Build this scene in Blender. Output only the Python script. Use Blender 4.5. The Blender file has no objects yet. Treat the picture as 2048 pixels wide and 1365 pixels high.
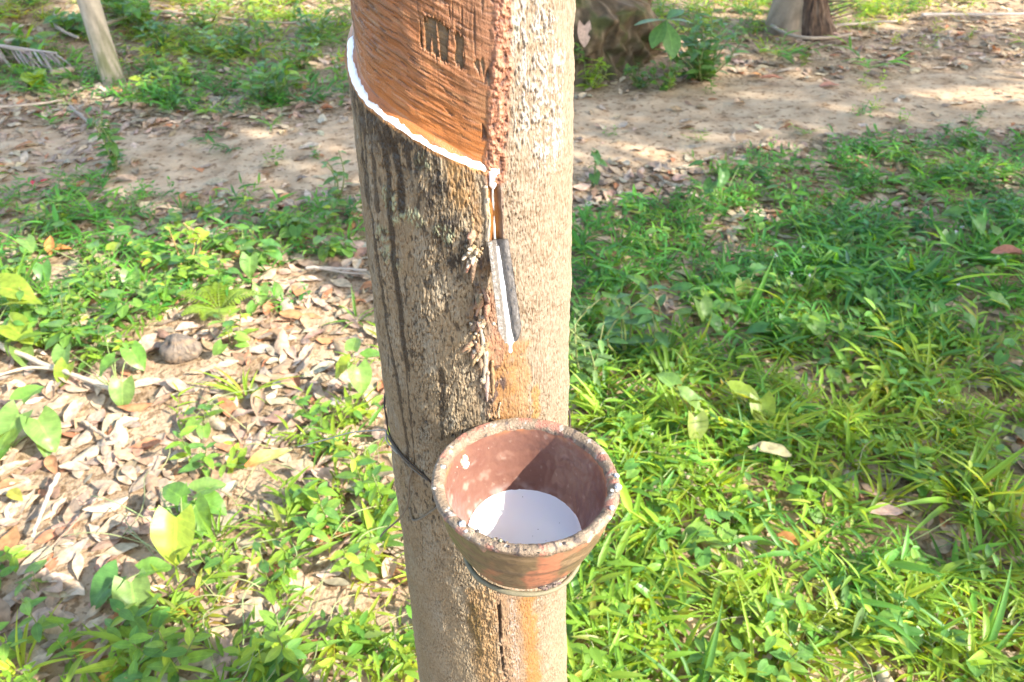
import bpy, math, random
import numpy as np
from mathutils import Vector, Matrix

random.seed(7)
rng = np.random.default_rng(11)
PI = math.pi
sc = bpy.context.scene
COL = sc.collection

# ------------------------------------------------------------------ camera model
FPX = 2048 * 28 / 36.0
CAMZ = 1.5
TH = math.radians(37.0)
FWD = np.array([0, math.cos(TH), -math.sin(TH)])
UPV = np.array([0, math.sin(TH), math.cos(TH)])


def ray(px, py):
    return FWD + np.array([1.0, 0, 0]) * ((px - 1024) / FPX) - UPV * ((py - 682.5) / FPX)


def project(P):
    P = np.asarray(P, float)
    q = P - np.array([0, 0, CAMZ])
    d = q @ FWD
    d = np.where(d < 0.05, 0.05, d)
    return 1024 + FPX * q[..., 0] / d, 682.5 - FPX * (q @ UPV) / d, d


def gpix(px, py, z=0.0):
    """point at height z seen at a photo position"""
    d = ray(px, py)
    t = (z - CAMZ) / d[2]
    return np.array([0, 0, CAMZ]) + d * t


# sun
SUN_EL = math.radians(34.5)
SUN_AZ = math.radians(68.0)   # from the camera side of the tree towards the right
SUN = np.array([math.cos(SUN_EL) * math.sin(SUN_AZ), -math.cos(SUN_EL) * math.cos(SUN_AZ), math.sin(SUN_EL)])


# ------------------------------------------------------------------ noise
def _hash(ix, iy, seed):
    h = (ix.astype(np.int64) * 374761393 + iy.astype(np.int64) * 668265263 + seed * 2246822519) & 0xFFFFFFFF
    h = ((h ^ (h >> 13)) * 1274126177) & 0xFFFFFFFF
    h = h ^ (h >> 16)
    return h


def gnoise(x, y, seed=0):
    x = np.asarray(x, float); y = np.asarray(y, float)
    x0 = np.floor(x); y0 = np.floor(y)
    fx = x - x0; fy = y - y0
    u = fx * fx * fx * (fx * (fx * 6 - 15) + 10); v = fy * fy * fy * (fy * (fy * 6 - 15) + 10)

    def g(ix, iy, dx, dy):
        a = _hash(ix, iy, seed) * (2 * PI / 4294967296.0)
        return np.cos(a) * dx + np.sin(a) * dy
    n00 = g(x0, y0, fx, fy); n10 = g(x0 + 1, y0, fx - 1, fy)
    n01 = g(x0, y0 + 1, fx, fy - 1); n11 = g(x0 + 1, y0 + 1, fx - 1, fy - 1)
    return 1.4 * ((n00 * (1 - u) + n10 * u) * (1 - v) + (n01 * (1 - u) + n11 * u) * v)


def fbm(x, y, o=3, seed=0, gain=.5):
    s = 0; a = 1; t = 0
    for i in range(o):
        s = s + a * gnoise(x * 2 ** i + 17.3 * i, y * 2 ** i - 9.1 * i, seed + i * 31)
        t += a; a *= gain
    return s / t * 1.3


def sst(a, b, x):
    t = np.clip((x - a) / (b - a), 0, 1)
    return t * t * (3 - 2 * t)


def mixc(c, col, m):
    m = np.clip(m, 0, 1)[..., None]
    return c * (1 - m) + np.asarray(col) * m


def dline(S, Z, pts):
    """distance to a polyline"""
    d = np.full(S.shape, 1e9)
    for (a, b), (c, e) in zip(pts[:-1], pts[1:]):
        vx, vz = c - a, e - b
        L = vx * vx + vz * vz + 1e-12
        t = np.clip(((S - a) * vx + (Z - b) * vz) / L, 0, 1)
        d = np.minimum(d, np.hypot(S - a - t * vx, Z - b - t * vz))
    return d


def inpoly(X, Y, poly):
    r = np.zeros(np.shape(X), bool)
    n = len(poly)
    for i in range(n):
        x1, y1 = poly[i]; x2, y2 = poly[(i + 1) % n]
        if y1 == y2:
            continue
        c = ((Y < y1) != (Y < y2)) & (X < (x2 - x1) * (Y - y1) / (y2 - y1) + x1)
        r ^= c
    return r


def sdpoly(S, Z, poly):
    d = dline(S, Z, list(poly) + [poly[0]])
    return np.where(inpoly(S, Z, poly), d, -d)


# ------------------------------------------------------------------ object helpers
def tag(o, label=None, cat=None, group=None, kind=None):
    if label: o['label'] = label
    if cat: o['category'] = cat
    if group: o['group'] = group
    if kind: o['kind'] = kind
    return o


def empty(name, loc=(0, 0, 0)):
    o = bpy.data.objects.new(name, None)
    o.location = loc
    o.empty_display_size = .05
    COL.objects.link(o)
    return o


def make_mesh(name, V, F, col=None, uv=None, smooth=True):
    V = np.asarray(V, np.float32); F = np.asarray(F, np.int32)
    me = bpy.data.meshes.new(name)
    k = F.shape[1]
    me.vertices.add(len(V)); me.vertices.foreach_set('co', V.ravel())
    me.loops.add(F.size); me.loops.foreach_set('vertex_index', F.ravel())
    me.polygons.add(len(F))
    me.polygons.foreach_set('loop_start', np.arange(len(F), dtype=np.int32) * k)
    me.polygons.foreach_set('use_smooth', np.full(len(F), smooth))
    if col is not None:
        c = np.ones((len(V), 4), np.float32); c[:, :col.shape[1]] = col
        a = me.attributes.new('Col', 'FLOAT_COLOR', 'POINT'); a.data.foreach_set('color', c.ravel())
    if uv is not None:
        l = me.uv_layers.new(name='UVMap')
        l.data.foreach_set('uv', np.asarray(uv, np.float32)[F.ravel()].ravel())
    me.update(calc_edges=True); me.validate()
    return me


def link(name, me, mat=None, parent=None, loc=(0, 0, 0)):
    o = bpy.data.objects.new(name, me)
    if mat: 
        if not me.materials: me.materials.append(mat)
    o.location = loc
    COL.objects.link(o)
    if parent: o.parent = parent
    return o


def grid_faces(nu, nv, wrap=False):
    """quads of an array indexed [i*nv+j]; wrap closes j"""
    i = np.arange(nu - 1)[:, None]; j = np.arange(nv if wrap else nv - 1)[None, :]
    j2 = (j + 1) % nv
    f = np.stack([i * nv + j, i * nv + j2, (i + 1) * nv + j2, (i + 1) * nv + j], -1)
    return f.reshape(-1, 4)


class MB:
    def __init__(s):
        s.V = []; s.F = []; s.C = []; s.U = []; s.n = 0

    def add(s, V, F, col=(.5, .5, .5), uv=None):
        V = np.asarray(V, float)
        s.V.append(V); s.F.append(np.asarray(F) + s.n)
        c = np.asarray(col, float)
        s.C.append(np.broadcast_to(c, (len(V), 3)) if c.ndim == 1 else c)
        s.U.append(np.zeros((len(V), 2)) if uv is None else uv)
        s.n += len(V)

    def tube(s, pts, rad, col=(.5, .5, .5), n=8, rough=0, seed=0, cap=True):
        P = np.asarray(pts, float); m = len(P)
        R = np.broadcast_to(np.asarray(rad, float), (m,)).copy()
        if cap:
            d0 = P[0] - P[1]; d1 = P[-1] - P[-2]
            d0 /= np.linalg.norm(d0) + 1e-9; d1 /= np.linalg.norm(d1) + 1e-9
            P = np.vstack([P[0] + d0 * R[0] * .4, P, P[-1] + d1 * R[-1] * .4]); R = np.concatenate([[R[0] * .15], R, [R[-1] * .15]]); m += 2
        T = np.gradient(P, axis=0); T /= np.linalg.norm(T, axis=1)[:, None] + 1e-9
        ref = np.array([.31, .52, .79]); A = np.cross(T, ref); A /= np.linalg.norm(A, axis=1)[:, None] + 1e-9
        B = np.cross(T, A)
        a = np.linspace(0, 2 * PI, n, endpoint=False)
        RR = R[:, None] * np.ones((1, n))
        if rough:
            RR = RR * (1 + rough * fbm(np.arange(m)[:, None] * .7 + seed * 3.7, np.cos(a)[None, :] * 1.3 + np.sin(a)[None, :] * 2.1, 2, seed))
        V = P[:, None, :] + RR[..., None] * (np.cos(a)[None, :, None] * A[:, None, :] + np.sin(a)[None, :, None] * B[:, None, :])
        s.add(V.reshape(-1, 3), grid_faces(m, n, True), col)

    def ball(s, c, r, col=(.5, .5, .5), n=10, rough=.25, seed=0, axes=(1, 1, 1)):
        th = np.linspace(.02, PI - .02, n); ph = np.linspace(0, 2 * PI, n * 2, endpoint=False)
        TT, PP = np.meshgrid(th, ph, indexing='ij')
        D = np.stack([np.sin(TT) * np.cos(PP), np.sin(TT) * np.sin(PP), np.cos(TT)], -1)
        k = 1 + rough * fbm(D[..., 0] * 1.7 + seed * 5.1 + D[..., 2], D[..., 1] * 1.7 - D[..., 2] * 1.3, 2, seed)
        V = np.asarray(c) + D * (r * k)[..., None] * np.asarray(axes)
        s.add(V.reshape(-1, 3), grid_faces(n, n * 2, True)[:, ::-1], col)

    def build(s, name, mat, parent=None, smooth=True, loc=(0, 0, 0)):
        V = np.concatenate(s.V) - np.asarray(loc)
        me = make_mesh(name, V, np.concatenate(s.F), np.concatenate(s.C), np.concatenate(s.U), smooth)
        o = link(name, me, mat, parent)
        o.location = loc
        return o


# ------------------------------------------------------------------ materials
def new_mat(name):
    m = bpy.data.materials.new(name); m.use_nodes = True
    nt = m.node_tree; nt.nodes.clear()
    out = nt.nodes.new('ShaderNodeOutputMaterial')
    return m, nt, out


def N(nt, t, **kw):
    n = nt.nodes.new(t)
    for k, v in kw.items():
        if k.startswith('i_'):
            n.inputs[k[2:].replace('_', ' ')].default_value = v
        else:
            setattr(n, k, v)
    return n


def math_node(nt, op, a, b=None, c=None):
    n = nt.nodes.new('ShaderNodeMath'); n.operation = op
    for i, v in enumerate((a, b, c)):
        if v is None: continue
        if hasattr(v, 'links') or hasattr(v, 'is_linked'): nt.links.new(v, n.inputs[i])
        else: n.inputs[i].default_value = v
    return n.outputs[0]


def mixcol(nt, fac, a, b, blend='MIX'):
    n = nt.nodes.new('ShaderNodeMix'); n.data_type = 'RGBA'; n.blend_type = blend
    for s, v in ((n.inputs[0], fac), (n.inputs[6], a), (n.inputs[7], b)):
        if hasattr(v, 'is_linked'): nt.links.new(v, s)
        else: s.default_value = v if not isinstance(v, tuple) or len(v) != 3 else (*v, 1)
    return n.outputs[2]


def attr_mat(name, rough=.6, spec=.3, noise=0, nscale=300, bump=0, bscale=400, coat=0, sss=0, rough_attr=False, trans=0):
    """vertex-attribute albedo, with fine procedural variation and bump"""
    m, nt, out = new_mat(name)
    p = N(nt, 'ShaderNodeBsdfPrincipled'); nt.links.new(p.outputs[0], out.inputs[0])
    a = N(nt, 'ShaderNodeAttribute', attribute_name='Col')
    c = a.outputs['Color']
    tc = N(nt, 'ShaderNodeTexCoord')
    if noise:
        n = N(nt, 'ShaderNodeTexNoise'); n.inputs['Scale'].default_value = nscale; n.inputs['Detail'].default_value = 4
        nt.links.new(tc.outputs['Object'], n.inputs['Vector'])
        f = math_node(nt, 'MULTIPLY_ADD', n.outputs[0], 2 * noise, 1 - noise)
        cc = nt.nodes.new('ShaderNodeCombineColor')
        for i in range(3): nt.links.new(f, cc.inputs[i])
        c = mixcol(nt, 1.0, c, cc.outputs[0], 'MULTIPLY')
    nt.links.new(c, p.inputs['Base Color'])
    p.inputs['Roughness'].default_value = rough
    p.inputs['Specular IOR Level'].default_value = spec
    if rough_attr:
        nt.links.new(a.outputs['Alpha'], p.inputs['Roughness'])
    if coat:
        p.inputs['Coat Weight'].default_value = coat; p.inputs['Coat Roughness'].default_value = .12
    if sss:
        p.inputs['Subsurface Weight'].default_value = sss
        p.inputs['Subsurface Radius'].default_value = (.004, .003, .002); p.inputs['Subsurface Scale'].default_value = 1
    if bump:
        n = N(nt, 'ShaderNodeTexNoise'); n.inputs['Scale'].default_value = bscale; n.inputs['Detail'].default_value = 5
        nt.links.new(tc.outputs['Object'], n.inputs['Vector'])
        b = N(nt, 'ShaderNodeBump'); b.inputs['Strength'].default_value = bump; b.inputs['Distance'].default_value = .002
        nt.links.new(n.outputs[0], b.inputs['Height']); nt.links.new(b.outputs[0], p.inputs['Normal'])
    return m


def leaf_mat(name, rough=.4, spec=.4, translucent=.36, tint=(2.7, 1.75, .45), veins=.25, blotch=0):
    m, nt, out = new_mat(name)
    a = N(nt, 'ShaderNodeAttribute', attribute_name='Col')
    uv = N(nt, 'ShaderNodeUVMap', uv_map='UVMap')
    sp = N(nt, 'ShaderNodeSeparateXYZ'); nt.links.new(uv.outputs[0], sp.inputs[0])
    d = math_node(nt, 'ABSOLUTE', math_node(nt, 'MULTIPLY_ADD', sp.outputs[1], 2, -1))
    mid = math_node(nt, 'LESS_THAN', d, .07)
    fr = math_node(nt, 'FRACT', math_node(nt, 'MULTIPLY', math_node(nt, 'MULTIPLY_ADD', d, -.28, sp.outputs[0]), 8.0))
    lat = math_node(nt, 'LESS_THAN', fr, .13)
    v = math_node(nt, 'MAXIMUM', mid, math_node(nt, 'MULTIPLY', lat, .5))
    v = math_node(nt, 'MULTIPLY', v, veins)
    c = mixcol(nt, v, a.outputs['Color'], mixcol(nt, 1, a.outputs['Color'], (1.9, 1.7, 1.6), 'MULTIPLY'))
    tc = N(nt, 'ShaderNodeTexCoord')
    if blotch:
        n = N(nt, 'ShaderNodeTexNoise'); n.inputs['Scale'].default_value = 60; n.inputs['Detail'].default_value = 5
        nt.links.new(tc.outputs['Object'], n.inputs['Vector'])
        r = N(nt, 'ShaderNodeValToRGB'); r.color_ramp.elements[0].position = .35; r.color_ramp.elements[1].position = .62
        r.color_ramp.elements[0].color = (1 - blotch,) * 3 + (1,); r.color_ramp.elements[1].color = (1.1, 1.1, 1.1, 1)
        nt.links.new(n.outputs[0], r.inputs[0])
        c = mixcol(nt, 1, c, r.outputs[0], 'MULTIPLY')
    p = N(nt, 'ShaderNodeBsdfPrincipled'); nt.links.new(c, p.inputs['Base Color'])
    p.inputs['Roughness'].default_value = rough; p.inputs['Specular IOR Level'].default_value = spec
    b = N(nt, 'ShaderNodeBump'); b.inputs['Strength'].default_value = .5; b.inputs['Distance'].default_value = .001
    nt.links.new(v, b.inputs['Height']); nt.links.new(b.outputs[0], p.inputs['Normal'])
    t = N(nt, 'ShaderNodeBsdfTranslucent')
    nt.links.new(mixcol(nt, 1, c, tint, 'MULTIPLY'), t.inputs[0])
    mx = N(nt, 'ShaderNodeMixShader'); mx.inputs[0].default_value = translucent
    nt.links.new(p.outputs[0], mx.inputs[1]); nt.links.new(t.outputs[0], mx.inputs[2])
    nt.links.new(mx.outputs[0], out.inputs[0])
    return m


M_BARK = attr_mat('bark', spec=.35, rough_attr=True, noise=.18, nscale=900, bump=.25, bscale=1100)
M_LATEX = attr_mat('liquid latex', rough=.10, spec=.5, sss=.25)
M_DRIED = attr_mat('dried latex', rough=.3, spec=.5, noise=.3, nscale=500, sss=.3, bump=.3, bscale=500)
M_METAL = attr_mat('dirty zinc', rough=.42, spec=.5, noise=.45, nscale=330, bump=.4, bscale=420)
M_CUP = attr_mat('glazed clay', spec=.5, rough_attr=True, noise=.12, nscale=220, bump=.12, bscale=300)
M_CRUST = attr_mat('rim crust', rough=.65, spec=.35, noise=.35, nscale=420, bump=.8, bscale=500)
M_WIRE = attr_mat('wire', rough=.6, spec=.2, noise=.3, nscale=300)
M_WOOD = attr_mat('dead wood', rough=.8, spec=.2, noise=.3, nscale=60, bump=.5, bscale=120)
M_TREE = attr_mat('smooth bark', rough=.8, spec=.2, noise=.22, nscale=45, bump=.6, bscale=90)
M_MOUND = attr_mat('mossy earth', rough=.95, spec=.1, noise=.4, nscale=40, bump=1.0, bscale=80)
M_STEM = attr_mat('stem', rough=.5, spec=.3, noise=.15, nscale=120)
M_LEAF = leaf_mat('green leaf', veins=.42, blotch=.22)
M_GRASS = leaf_mat('grass blade', rough=.42, spec=.35, tint=(2.7, 1.75, .45), translucent=.5, veins=.18)
M_DRY = leaf_mat('dry leaf', rough=.7, spec=.15, translucent=.12, tint=(1.3, 1.0, .7), veins=.2, blotch=.3)
M_CANOPY = leaf_mat('canopy leaf', translucent=.25)
M_HUSK = attr_mat('husk', rough=.85, spec=.15, noise=.35, nscale=50, bump=.7, bscale=140)


# ------------------------------------------------------------------ trunk fit
CY = .59
rows = [(-120, 668, 1151), (0, 680, 1150), (120, 692, 1149), (200, 704, 1148), (400, 722, 1144), (600, 746, 1140), (700, 757, 1138), (800, 768, 1136),
        (920, 786, 1134), (1000, 797, 1134), (1100, 811, 1134), (1200, 820, 1134), (1283, 830, 1133), (1365, 839, 1132)]
zz, rr, cc = [], [], []
for y, xl, xr in rows:
    a = []; e = []
    for x in (xl, xr):
        d = ray(x, y); a.append(math.atan2(d[0], d[1])); e.append(d[2] / math.hypot(d[0], d[1]))
    ca = (a[0] + a[1]) / 2; h = (a[1] - a[0]) / 2
    dist = CY / math.cos(ca)
    rr.append(dist * math.sin(h)); cc.append(CY * math.tan(ca))
    zz.append(CAMZ + dist * math.cos(h) * (e[0] + e[1]) / 2)
PR = np.polyfit(zz, rr, 3); PC = np.polyfit(zz, cc, 2)
Z0, Z1 = .34, 1.44


def TR(z):
    zc = np.clip(z, Z0, Z1)
    r = np.polyval(PR, zc)
    r = r + np.where(z < Z0, (Z0 - z) * .09 + .08 * np.clip((.22 - z) / .22, 0, 1) ** 2, 0)
    return r - np.where(z > Z1, (np.clip(z, Z1, 9) - Z1) * .0085, 0)


def TX(z):
    return np.polyval(PC, np.clip(z, Z0, Z1))


R0 = .088


def trunk_pt(s, z, off=0):
    s = np.asarray(s, float); z = np.asarray(z, float)
    r = TR(z) + off; ph = s / R0
    return np.stack([TX(z) + r * np.sin(ph), CY - r * np.cos(ph), z + 0 * s], -1)


def p2t(px, py):
    d = ray(px, py)
    t = np.linspace(.25, 2.2, 6000)
    P = np.array([0, 0, CAMZ]) + t[:, None] * d
    q = np.hypot(P[:, 0] - TX(P[:, 2]), P[:, 1] - CY) - TR(P[:, 2])
    i = np.argmax(q < 0) if (q < 0).any() else int(np.argmin(q))
    p = P[i]
    ph = math.atan2(p[0] - TX(p[2]), CY - p[1])
    return (ph * R0, p[2])


def P2T(l):
    return [p2t(*p) for p in l]


def z1(x, y, s, ox, oy):   # from an enlarged view back to the photo
    return (ox + x / s, oy + y / s)


A1 = lambda x, y: z1(x, y, 3.102, 660, 0)
A2 = lambda x, y: z1(x, y, 3.25, 680, 300)
A3 = lambda x, y: z1(x, y, 4.014, 740, 620)
A5 = lambda x, y: z1(x, y, 4.096, 760, 1100)

# the tapping cut: lower edge of the white line
cut = P2T([(697, 150), (704, 172), (722, 200), (757, 232), (800, 262), (850, 294), (900, 320), (950, 340), (990, 352)])
cs = np.array([c[0] for c in cut]); cz = np.array([c[1] for c in cut])
o_ = np.argsort(cs); cs = cs[o_]; cz = cz[o_]
sl = (cz[1] - cz[0]) / (cs[1] - cs[0])
cs = np.concatenate([[cs[0] - .25], cs]); cz = np.concatenate([[cz[0] - .25 * -.55], cz])
edge = P2T([(1018, -60), (1018, 0), (1014, 120), (1008, 240), (1000, 352)])
ez = np.array([e[1] for e in edge])[::-1]; es = np.array([e[0] for e in edge])[::-1]


def ZC(s): return np.interp(s, cs, cz)
def SE(z): return np.interp(z, ez, es)


def build_trunk():
    za = np.concatenate([np.linspace(-.05, .36, 60, endpoint=False), np.arange(.36, 1.46, .0006), np.linspace(1.46, 5.2, 90)])
    pf = np.radians(np.concatenate([np.linspace(-180, -100, 40, endpoint=False), np.arange(-100, 100, .26), np.linspace(100, 180, 40, endpoint=False)]))
    Z, PH = np.meshgrid(za, pf, indexing='ij')
    S = PH * R0
    # ------- fields
    wob = fbm(S / .02, Z / .02, 3, 5)
    w = Z - ZC(S)
    se = SE(Z)
    pan = (sst(-.002, .002, se - S + .0015 * wob)) * (w > 0) * (S > -.26)
    lip = np.clip(w / .0075, 0, 1)
    disp = np.zeros_like(S)
    # fine flaky bark
    f1 = fbm(S / .0019 + .4 * wob, Z / .0054, 3, 11)
    f2 = fbm(S / .0060, Z / .015, 3, 23)
    f3 = fbm(S / .03, Z / .07, 3, 37)
    f4 = fbm(S / .0011, Z / .0024, 2, 41)
    pits = sst(.26, .52, fbm(S / .0015, Z / .0046, 2, 55) + .18 * f3 + .30 * fbm(S / .018, Z / .035, 2, 59))
    right = sst(.02, .05, S)
    roughz = sst(-.01, .25, f3 + .25) * sst(.085, .045, np.abs(S + .02)) * sst(.75, .9, Z) * (1 - right)
    bark = .00048 * f1 + .00045 * f2 + .00022 * f4 - .0007 * pits + .0012 * f3
    bark = bark * (1 + .55 * roughz) * (1 - .30 * sst(-.04, -.07, S)) * (.75 + .5 * sst(-.4, .4, fbm(S / .025, Z / .06, 2, 61)))
    # colour
    c = np.zeros(S.shape + (3,))
    c[:] = (.30, .232, .155)
    c = mixc(c, (.39, .315, .225), sst(-.2, .5, f3))
    c = mixc(c, (.34, .305, .25), sst(.0, .4, fbm(S / .022, Z / .055, 3, 63)) * .7)
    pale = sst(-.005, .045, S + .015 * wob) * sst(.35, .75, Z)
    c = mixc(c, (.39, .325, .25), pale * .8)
    c = mixc(c, (.40, .31, .21), sst(.9, .6, Z) * .5)
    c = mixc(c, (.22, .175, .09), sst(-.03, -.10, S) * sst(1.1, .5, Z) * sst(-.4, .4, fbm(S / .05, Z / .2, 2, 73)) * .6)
    p2 = sst(.12, .42, fbm(S / .0011, Z / .0075, 3, 57) + .12 * f2)
    c = mixc(c, (.25, .175, .11), p2 * (.25 + .5 * pale))
    bark = bark * (1 - .25 * pale) - .0003 * p2
    c = mixc(c, (.17, .105, .055), pits * .85)
    c = mixc(c, (.20, .13, .075), sst(.0, -.5, f1) * .55)
    c = mixc(c, (.56, .48, .38), sst(.2, .6, f1) * .35 * (.4 + .6 * pale))
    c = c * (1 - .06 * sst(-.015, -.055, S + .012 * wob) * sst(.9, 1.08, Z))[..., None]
    rgh = np.full(S.shape, .62)
    # brown wet specks on the right side
    spk = sst(.38, .55, fbm(S / .006, Z / .013, 2, 81)) * sst(.99, .90, Z) * sst(-.01, .01, S) * sst(.7, .75, Z)
    c = mixc(c, (.34, .17, .07), spk * .7)
    gr_ = sst(.05, .45, fbm(S / .0016, Z / .016, 3, 141) + .25 * fbm(S / .03, Z / .05, 2, 143))
    c = mixc(c, (.20, .135, .08), gr_ * .55 * (.35 + .65 * pale)); bark = bark - .00025 * gr_
    # chalky white lichen, upper right
    ch = P2T([(1060, 60), (1085, 130), (1075, 210), (1095, 280)])
    lich = sst(.034, .012, dline(S, Z, ch) + .012 * wob + .006 * f2)
    lich *= sst(-.05, .3, f2 * .7 + .6 * f1)
    c = mixc(c, (.64, .61, .56), lich * .75)
    bark = bark + .0009 * lich * (1 + f1)
    ch2 = P2T([(1022, 20), (1020, 60)]); 
    c = mixc(c, (.52, .56, .44), sst(.007, .003, dline(S, Z, ch2) + .003 * wob) * .7)
    # dark blotchy wet area under the cut
    dk = P2T([(850, 330), (880, 400), (900, 470), (920, 520)])
    dkm = sst(.032, .006, dline(S, Z, dk) + .010 * wob)
    c = mixc(c, (.045, .035, .028), dkm * sst(-.1, .35, f2 * .8 + f1 * .5 + .1))
    c = mixc(c, (.50, .44, .35), dkm * sst(.15, .5, f1) * .5)
    # orange weeping right under the cut
    og = P2T([(905, 325), (912, 360), (925, 410)])
    c = mixc(c, (.42, .22, .06), sst(.010, .002, dline(S, Z, og) + .004 * wob) * .5)
    og2 = P2T([(940, 350), (948, 400), (955, 470)])
    c = mixc(c, (.34, .19, .08), sst(.005, .001, dline(S, Z, og2) + .003 * wob) * .6)
    # black run marks on the left
    runs = [
        ([(750, 232), (769, 300), (778, 361), (781, 438), (788, 515), (797, 592), (800, 620), (805, 675), (817, 742)], .0030, .9),
        ([(772, 250), (788, 300), (800, 355), (803, 420)], .0036, .95),
        ([(722, 205), (732, 300), (741, 408), (754, 485), (763, 561), (769, 638), (785, 720), (800, 795), (810, 870), (816, 930)], .0026, .85),
        ([(738, 220), (750, 330), (757, 420)], .0026, .8),
        ([(882, 740), (887, 790), (884, 830)], .0028, .8),
        ([(874, 470), (878, 500)], .002, .7),
        ([(712, 190), (722, 280), (735, 400)], .0034, .85),
        ([(810, 720), (815, 780), (822, 850), (828, 930)], .0009, .8),
        ([(838, 290), (842, 335)], .003, .7), ([(868, 305), (880, 420), (884, 470)], .0022, .6),
    ]
    black = np.zeros_like(S)
    for pts, wd, am in runs:
        d = dline(S, Z, P2T(pts)) + .0016 * wob + .0007 * f2
        black = np.maximum(black, am * sst(wd * 1.35, wd * .6, d))
    top = P2T([(707, 200), (735, 240), (775, 275), (810, 300)])
    black = np.maximum(black, .9 * sst(.028, .004, dline(S, Z, top) + .008 * wob + .004 * f2) * sst(-.15, .1, f2 + .3 * f1 + .1))
    blk = sst(.16, .42, fbm(S / .006, Z / .012, 4, 97)) * sst(.10, .03, np.abs(S + .05)) * sst(.78, .9, Z)
    black = np.maximum(black, .75 * blk)
    # pale green lichen
    for pts, rad in (([(765, 462), (772, 500), (785, 520)], .012), ([(800, 425), (830, 435)], .010), ([(882, 458), (892, 468)], .008), ([(838, 318), (850, 330)], .007), ([(775, 380), (790, 440)], .008)):
        m = sst(rad, rad * .35, dline(S, Z, P2T(pts)) + .006 * wob) * sst(-.1, .2, f1 + f2 * .6)
        c = mixc(c, (.36, .40, .27), m * .8)
        bark = bark + .0007 * m
    c = mixc(c, (.035, .026, .02), black)
    bark = bark - .0004 * black
    rgh = rgh - .17 * black
    # orange stain below the spout, and on both sides of the crack under the cup
    for pts, rad, col_, am in (
        ([(1000, 690), (1005, 760), (1008, 835)], .016, (.40, .20, .07), .8), ([(1040, 700), (1040, 760), (1045, 830)], .012, (.46, .25, .10), .6),
        ([(985, 600), (992, 660), (996, 720)], .010, (.42, .24, .17), .8), ([(1052, 1200), (1060, 1270), (1068, 1365)], .0135, (.40, .20, .065), .9),
        ([(1010, 1195), (1020, 1280), (1025, 1365)], .020, (.34, .22, .14), .8), ([(955, 1190), (970, 1280), (978, 1365)], .018, (.30, .185, .09), .75),
        ([(945, 1210), (952, 1260), (960, 1310)], .007, (.13, .09, .035), .75), ([(1000, 500), (1002, 540)], .012, (.3, .2, .15), .5),
        ([(1070, 780), (1072, 830)], .006, (.45, .25, .08), .8)):
        m = sst(rad, rad * .4, dline(S, Z, P2T(pts)) + .006 * wob + .003 * f2)
        c = mixc(c, col_, m * am * sst(-.5, .1, f1 * .7 + f2 * .5 + .15))
        rgh = rgh - .18 * m
    gw = sst(.006, .001, dline(S, Z, P2T([(1022, 1200), (1030, 1300), (1036, 1365)])) + .005 * wob)
    c = mixc(c, (.46, .43, .42), gw * .6 * sst(-.1, .2, f1))
    # rough outgrowth along the tapping channel
    ch = P2T([(965, 520), (960, 580), (952, 640), (958, 700), (972, 770), (985, 830)])
    m = sst(.009, .002, dline(S, Z, ch) + .004 * wob)
    bark = bark + m * (.0022 + .0020 * f2 + .0012 * f1)
    c = mixc(c, (.26, .165, .10), m * sst(-.4, .2, f2) * .8)
    c = mixc(c, (.07, .05, .045), m * sst(.2, .45, fbm(S / .005, Z / .008, 2, 123)))
    ch = P2T([(990, 790), (1000, 735), (1008, 820)])
    m = sst(.007, .002, dline(S, Z, ch) + .004 * wob)
    c = mixc(c, (.12, .08, .07), m * sst(.05, .3, f2))
    ch = P2T([(960, 1180), (985, 1280), (1000, 1365)])
    m = sst(.024, .006, dline(S, Z, ch) + .006 * wob)
    bark = bark + m * (.0014 + .0018 * f2 + .0011 * f1)
    ck = P2T([(996, 1185), (999, 1230), (1000, 1275), (1004, 1320), (1010, 1365)])
    d = dline(S, Z, ck) + .0009 * wob
    m = sst(.0024, .0006, d) * sst(-.35, .05, fbm(S / .01, Z / .018, 2, 67))
    bark = bark - .004 * m
    c = mixc(c, (.06, .045, .035), m * .9)
    # groove that leads the latex down to the spout
    gr = P2T([(985, 345), (988, 400), (990, 450), (992, 495)])
    d = dline(S, Z, gr)
    gm = sst(.0054, .0028, d + .0006 * wob)
    bark = bark * (1 - gm) - .0035 * gm
    c = mixc(c, (.47, .20, .055), gm)
    c = mixc(c, (.30, .10, .03), gm * sst(0, .4, fbm(S / .0012, Z / .03, 2, 131)))
    rgh = rgh * (1 - gm) + .28 * gm
    sd = sst(.009, .005, d) * (1 - gm)
    c = mixc(c, (.22, .15, .12), sd * .75)
    bark = bark + .0016 * sd * (1 + f2)
    # pale vertical wet seam at the left of the spout
    # ------- exposed wood above the cut
    g1 = fbm(S / .030 + 3, w / .0019, 3, 201)
    g2 = fbm(S / .05, w / .006, 3, 213)
    g3 = fbm(S / .022, w / .03, 3, 227)
    g4 = fbm(S / .0022, Z / .006, 3, 231)
    gouge = sst(.26, .48, fbm(S / .013 + .3 * g3, w / .0021, 3, 241) + .16 * g3) * sst(.012, .024, w)
    pc = np.zeros_like(c); pc[:] = (.31, .122, .046)
    pc = mixc(pc, (.25, .125, .058), sst(-.1, .5, g2))
    pc = mixc(pc, (.36, .165, .080), sst(.0, .6, g3) * .8)
    up = sst(.03, .10, w) * sst(-.06, .02, S)
    pc = mixc(pc, (.265, .128, .072), up * .85)
    pc = mixc(pc, (.44, .155, .042), sst(.050, .008, w + .008 * g3) * .9)
    pc = mixc(pc, (.13, .06, .028), sst(.05, .5, g1) * .75)
    pc = mixc(pc, (.46, .30, .17), sst(.2, .6, -g1) * .4)
    ln_ = sst(.35, .95, np.sin(2 * PI * w / .0019 + 3.0 * fbm(S / .03, w / .02, 2, 281))) * sst(-.2, .3, fbm(S / .02, w / .01, 2, 283))
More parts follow.
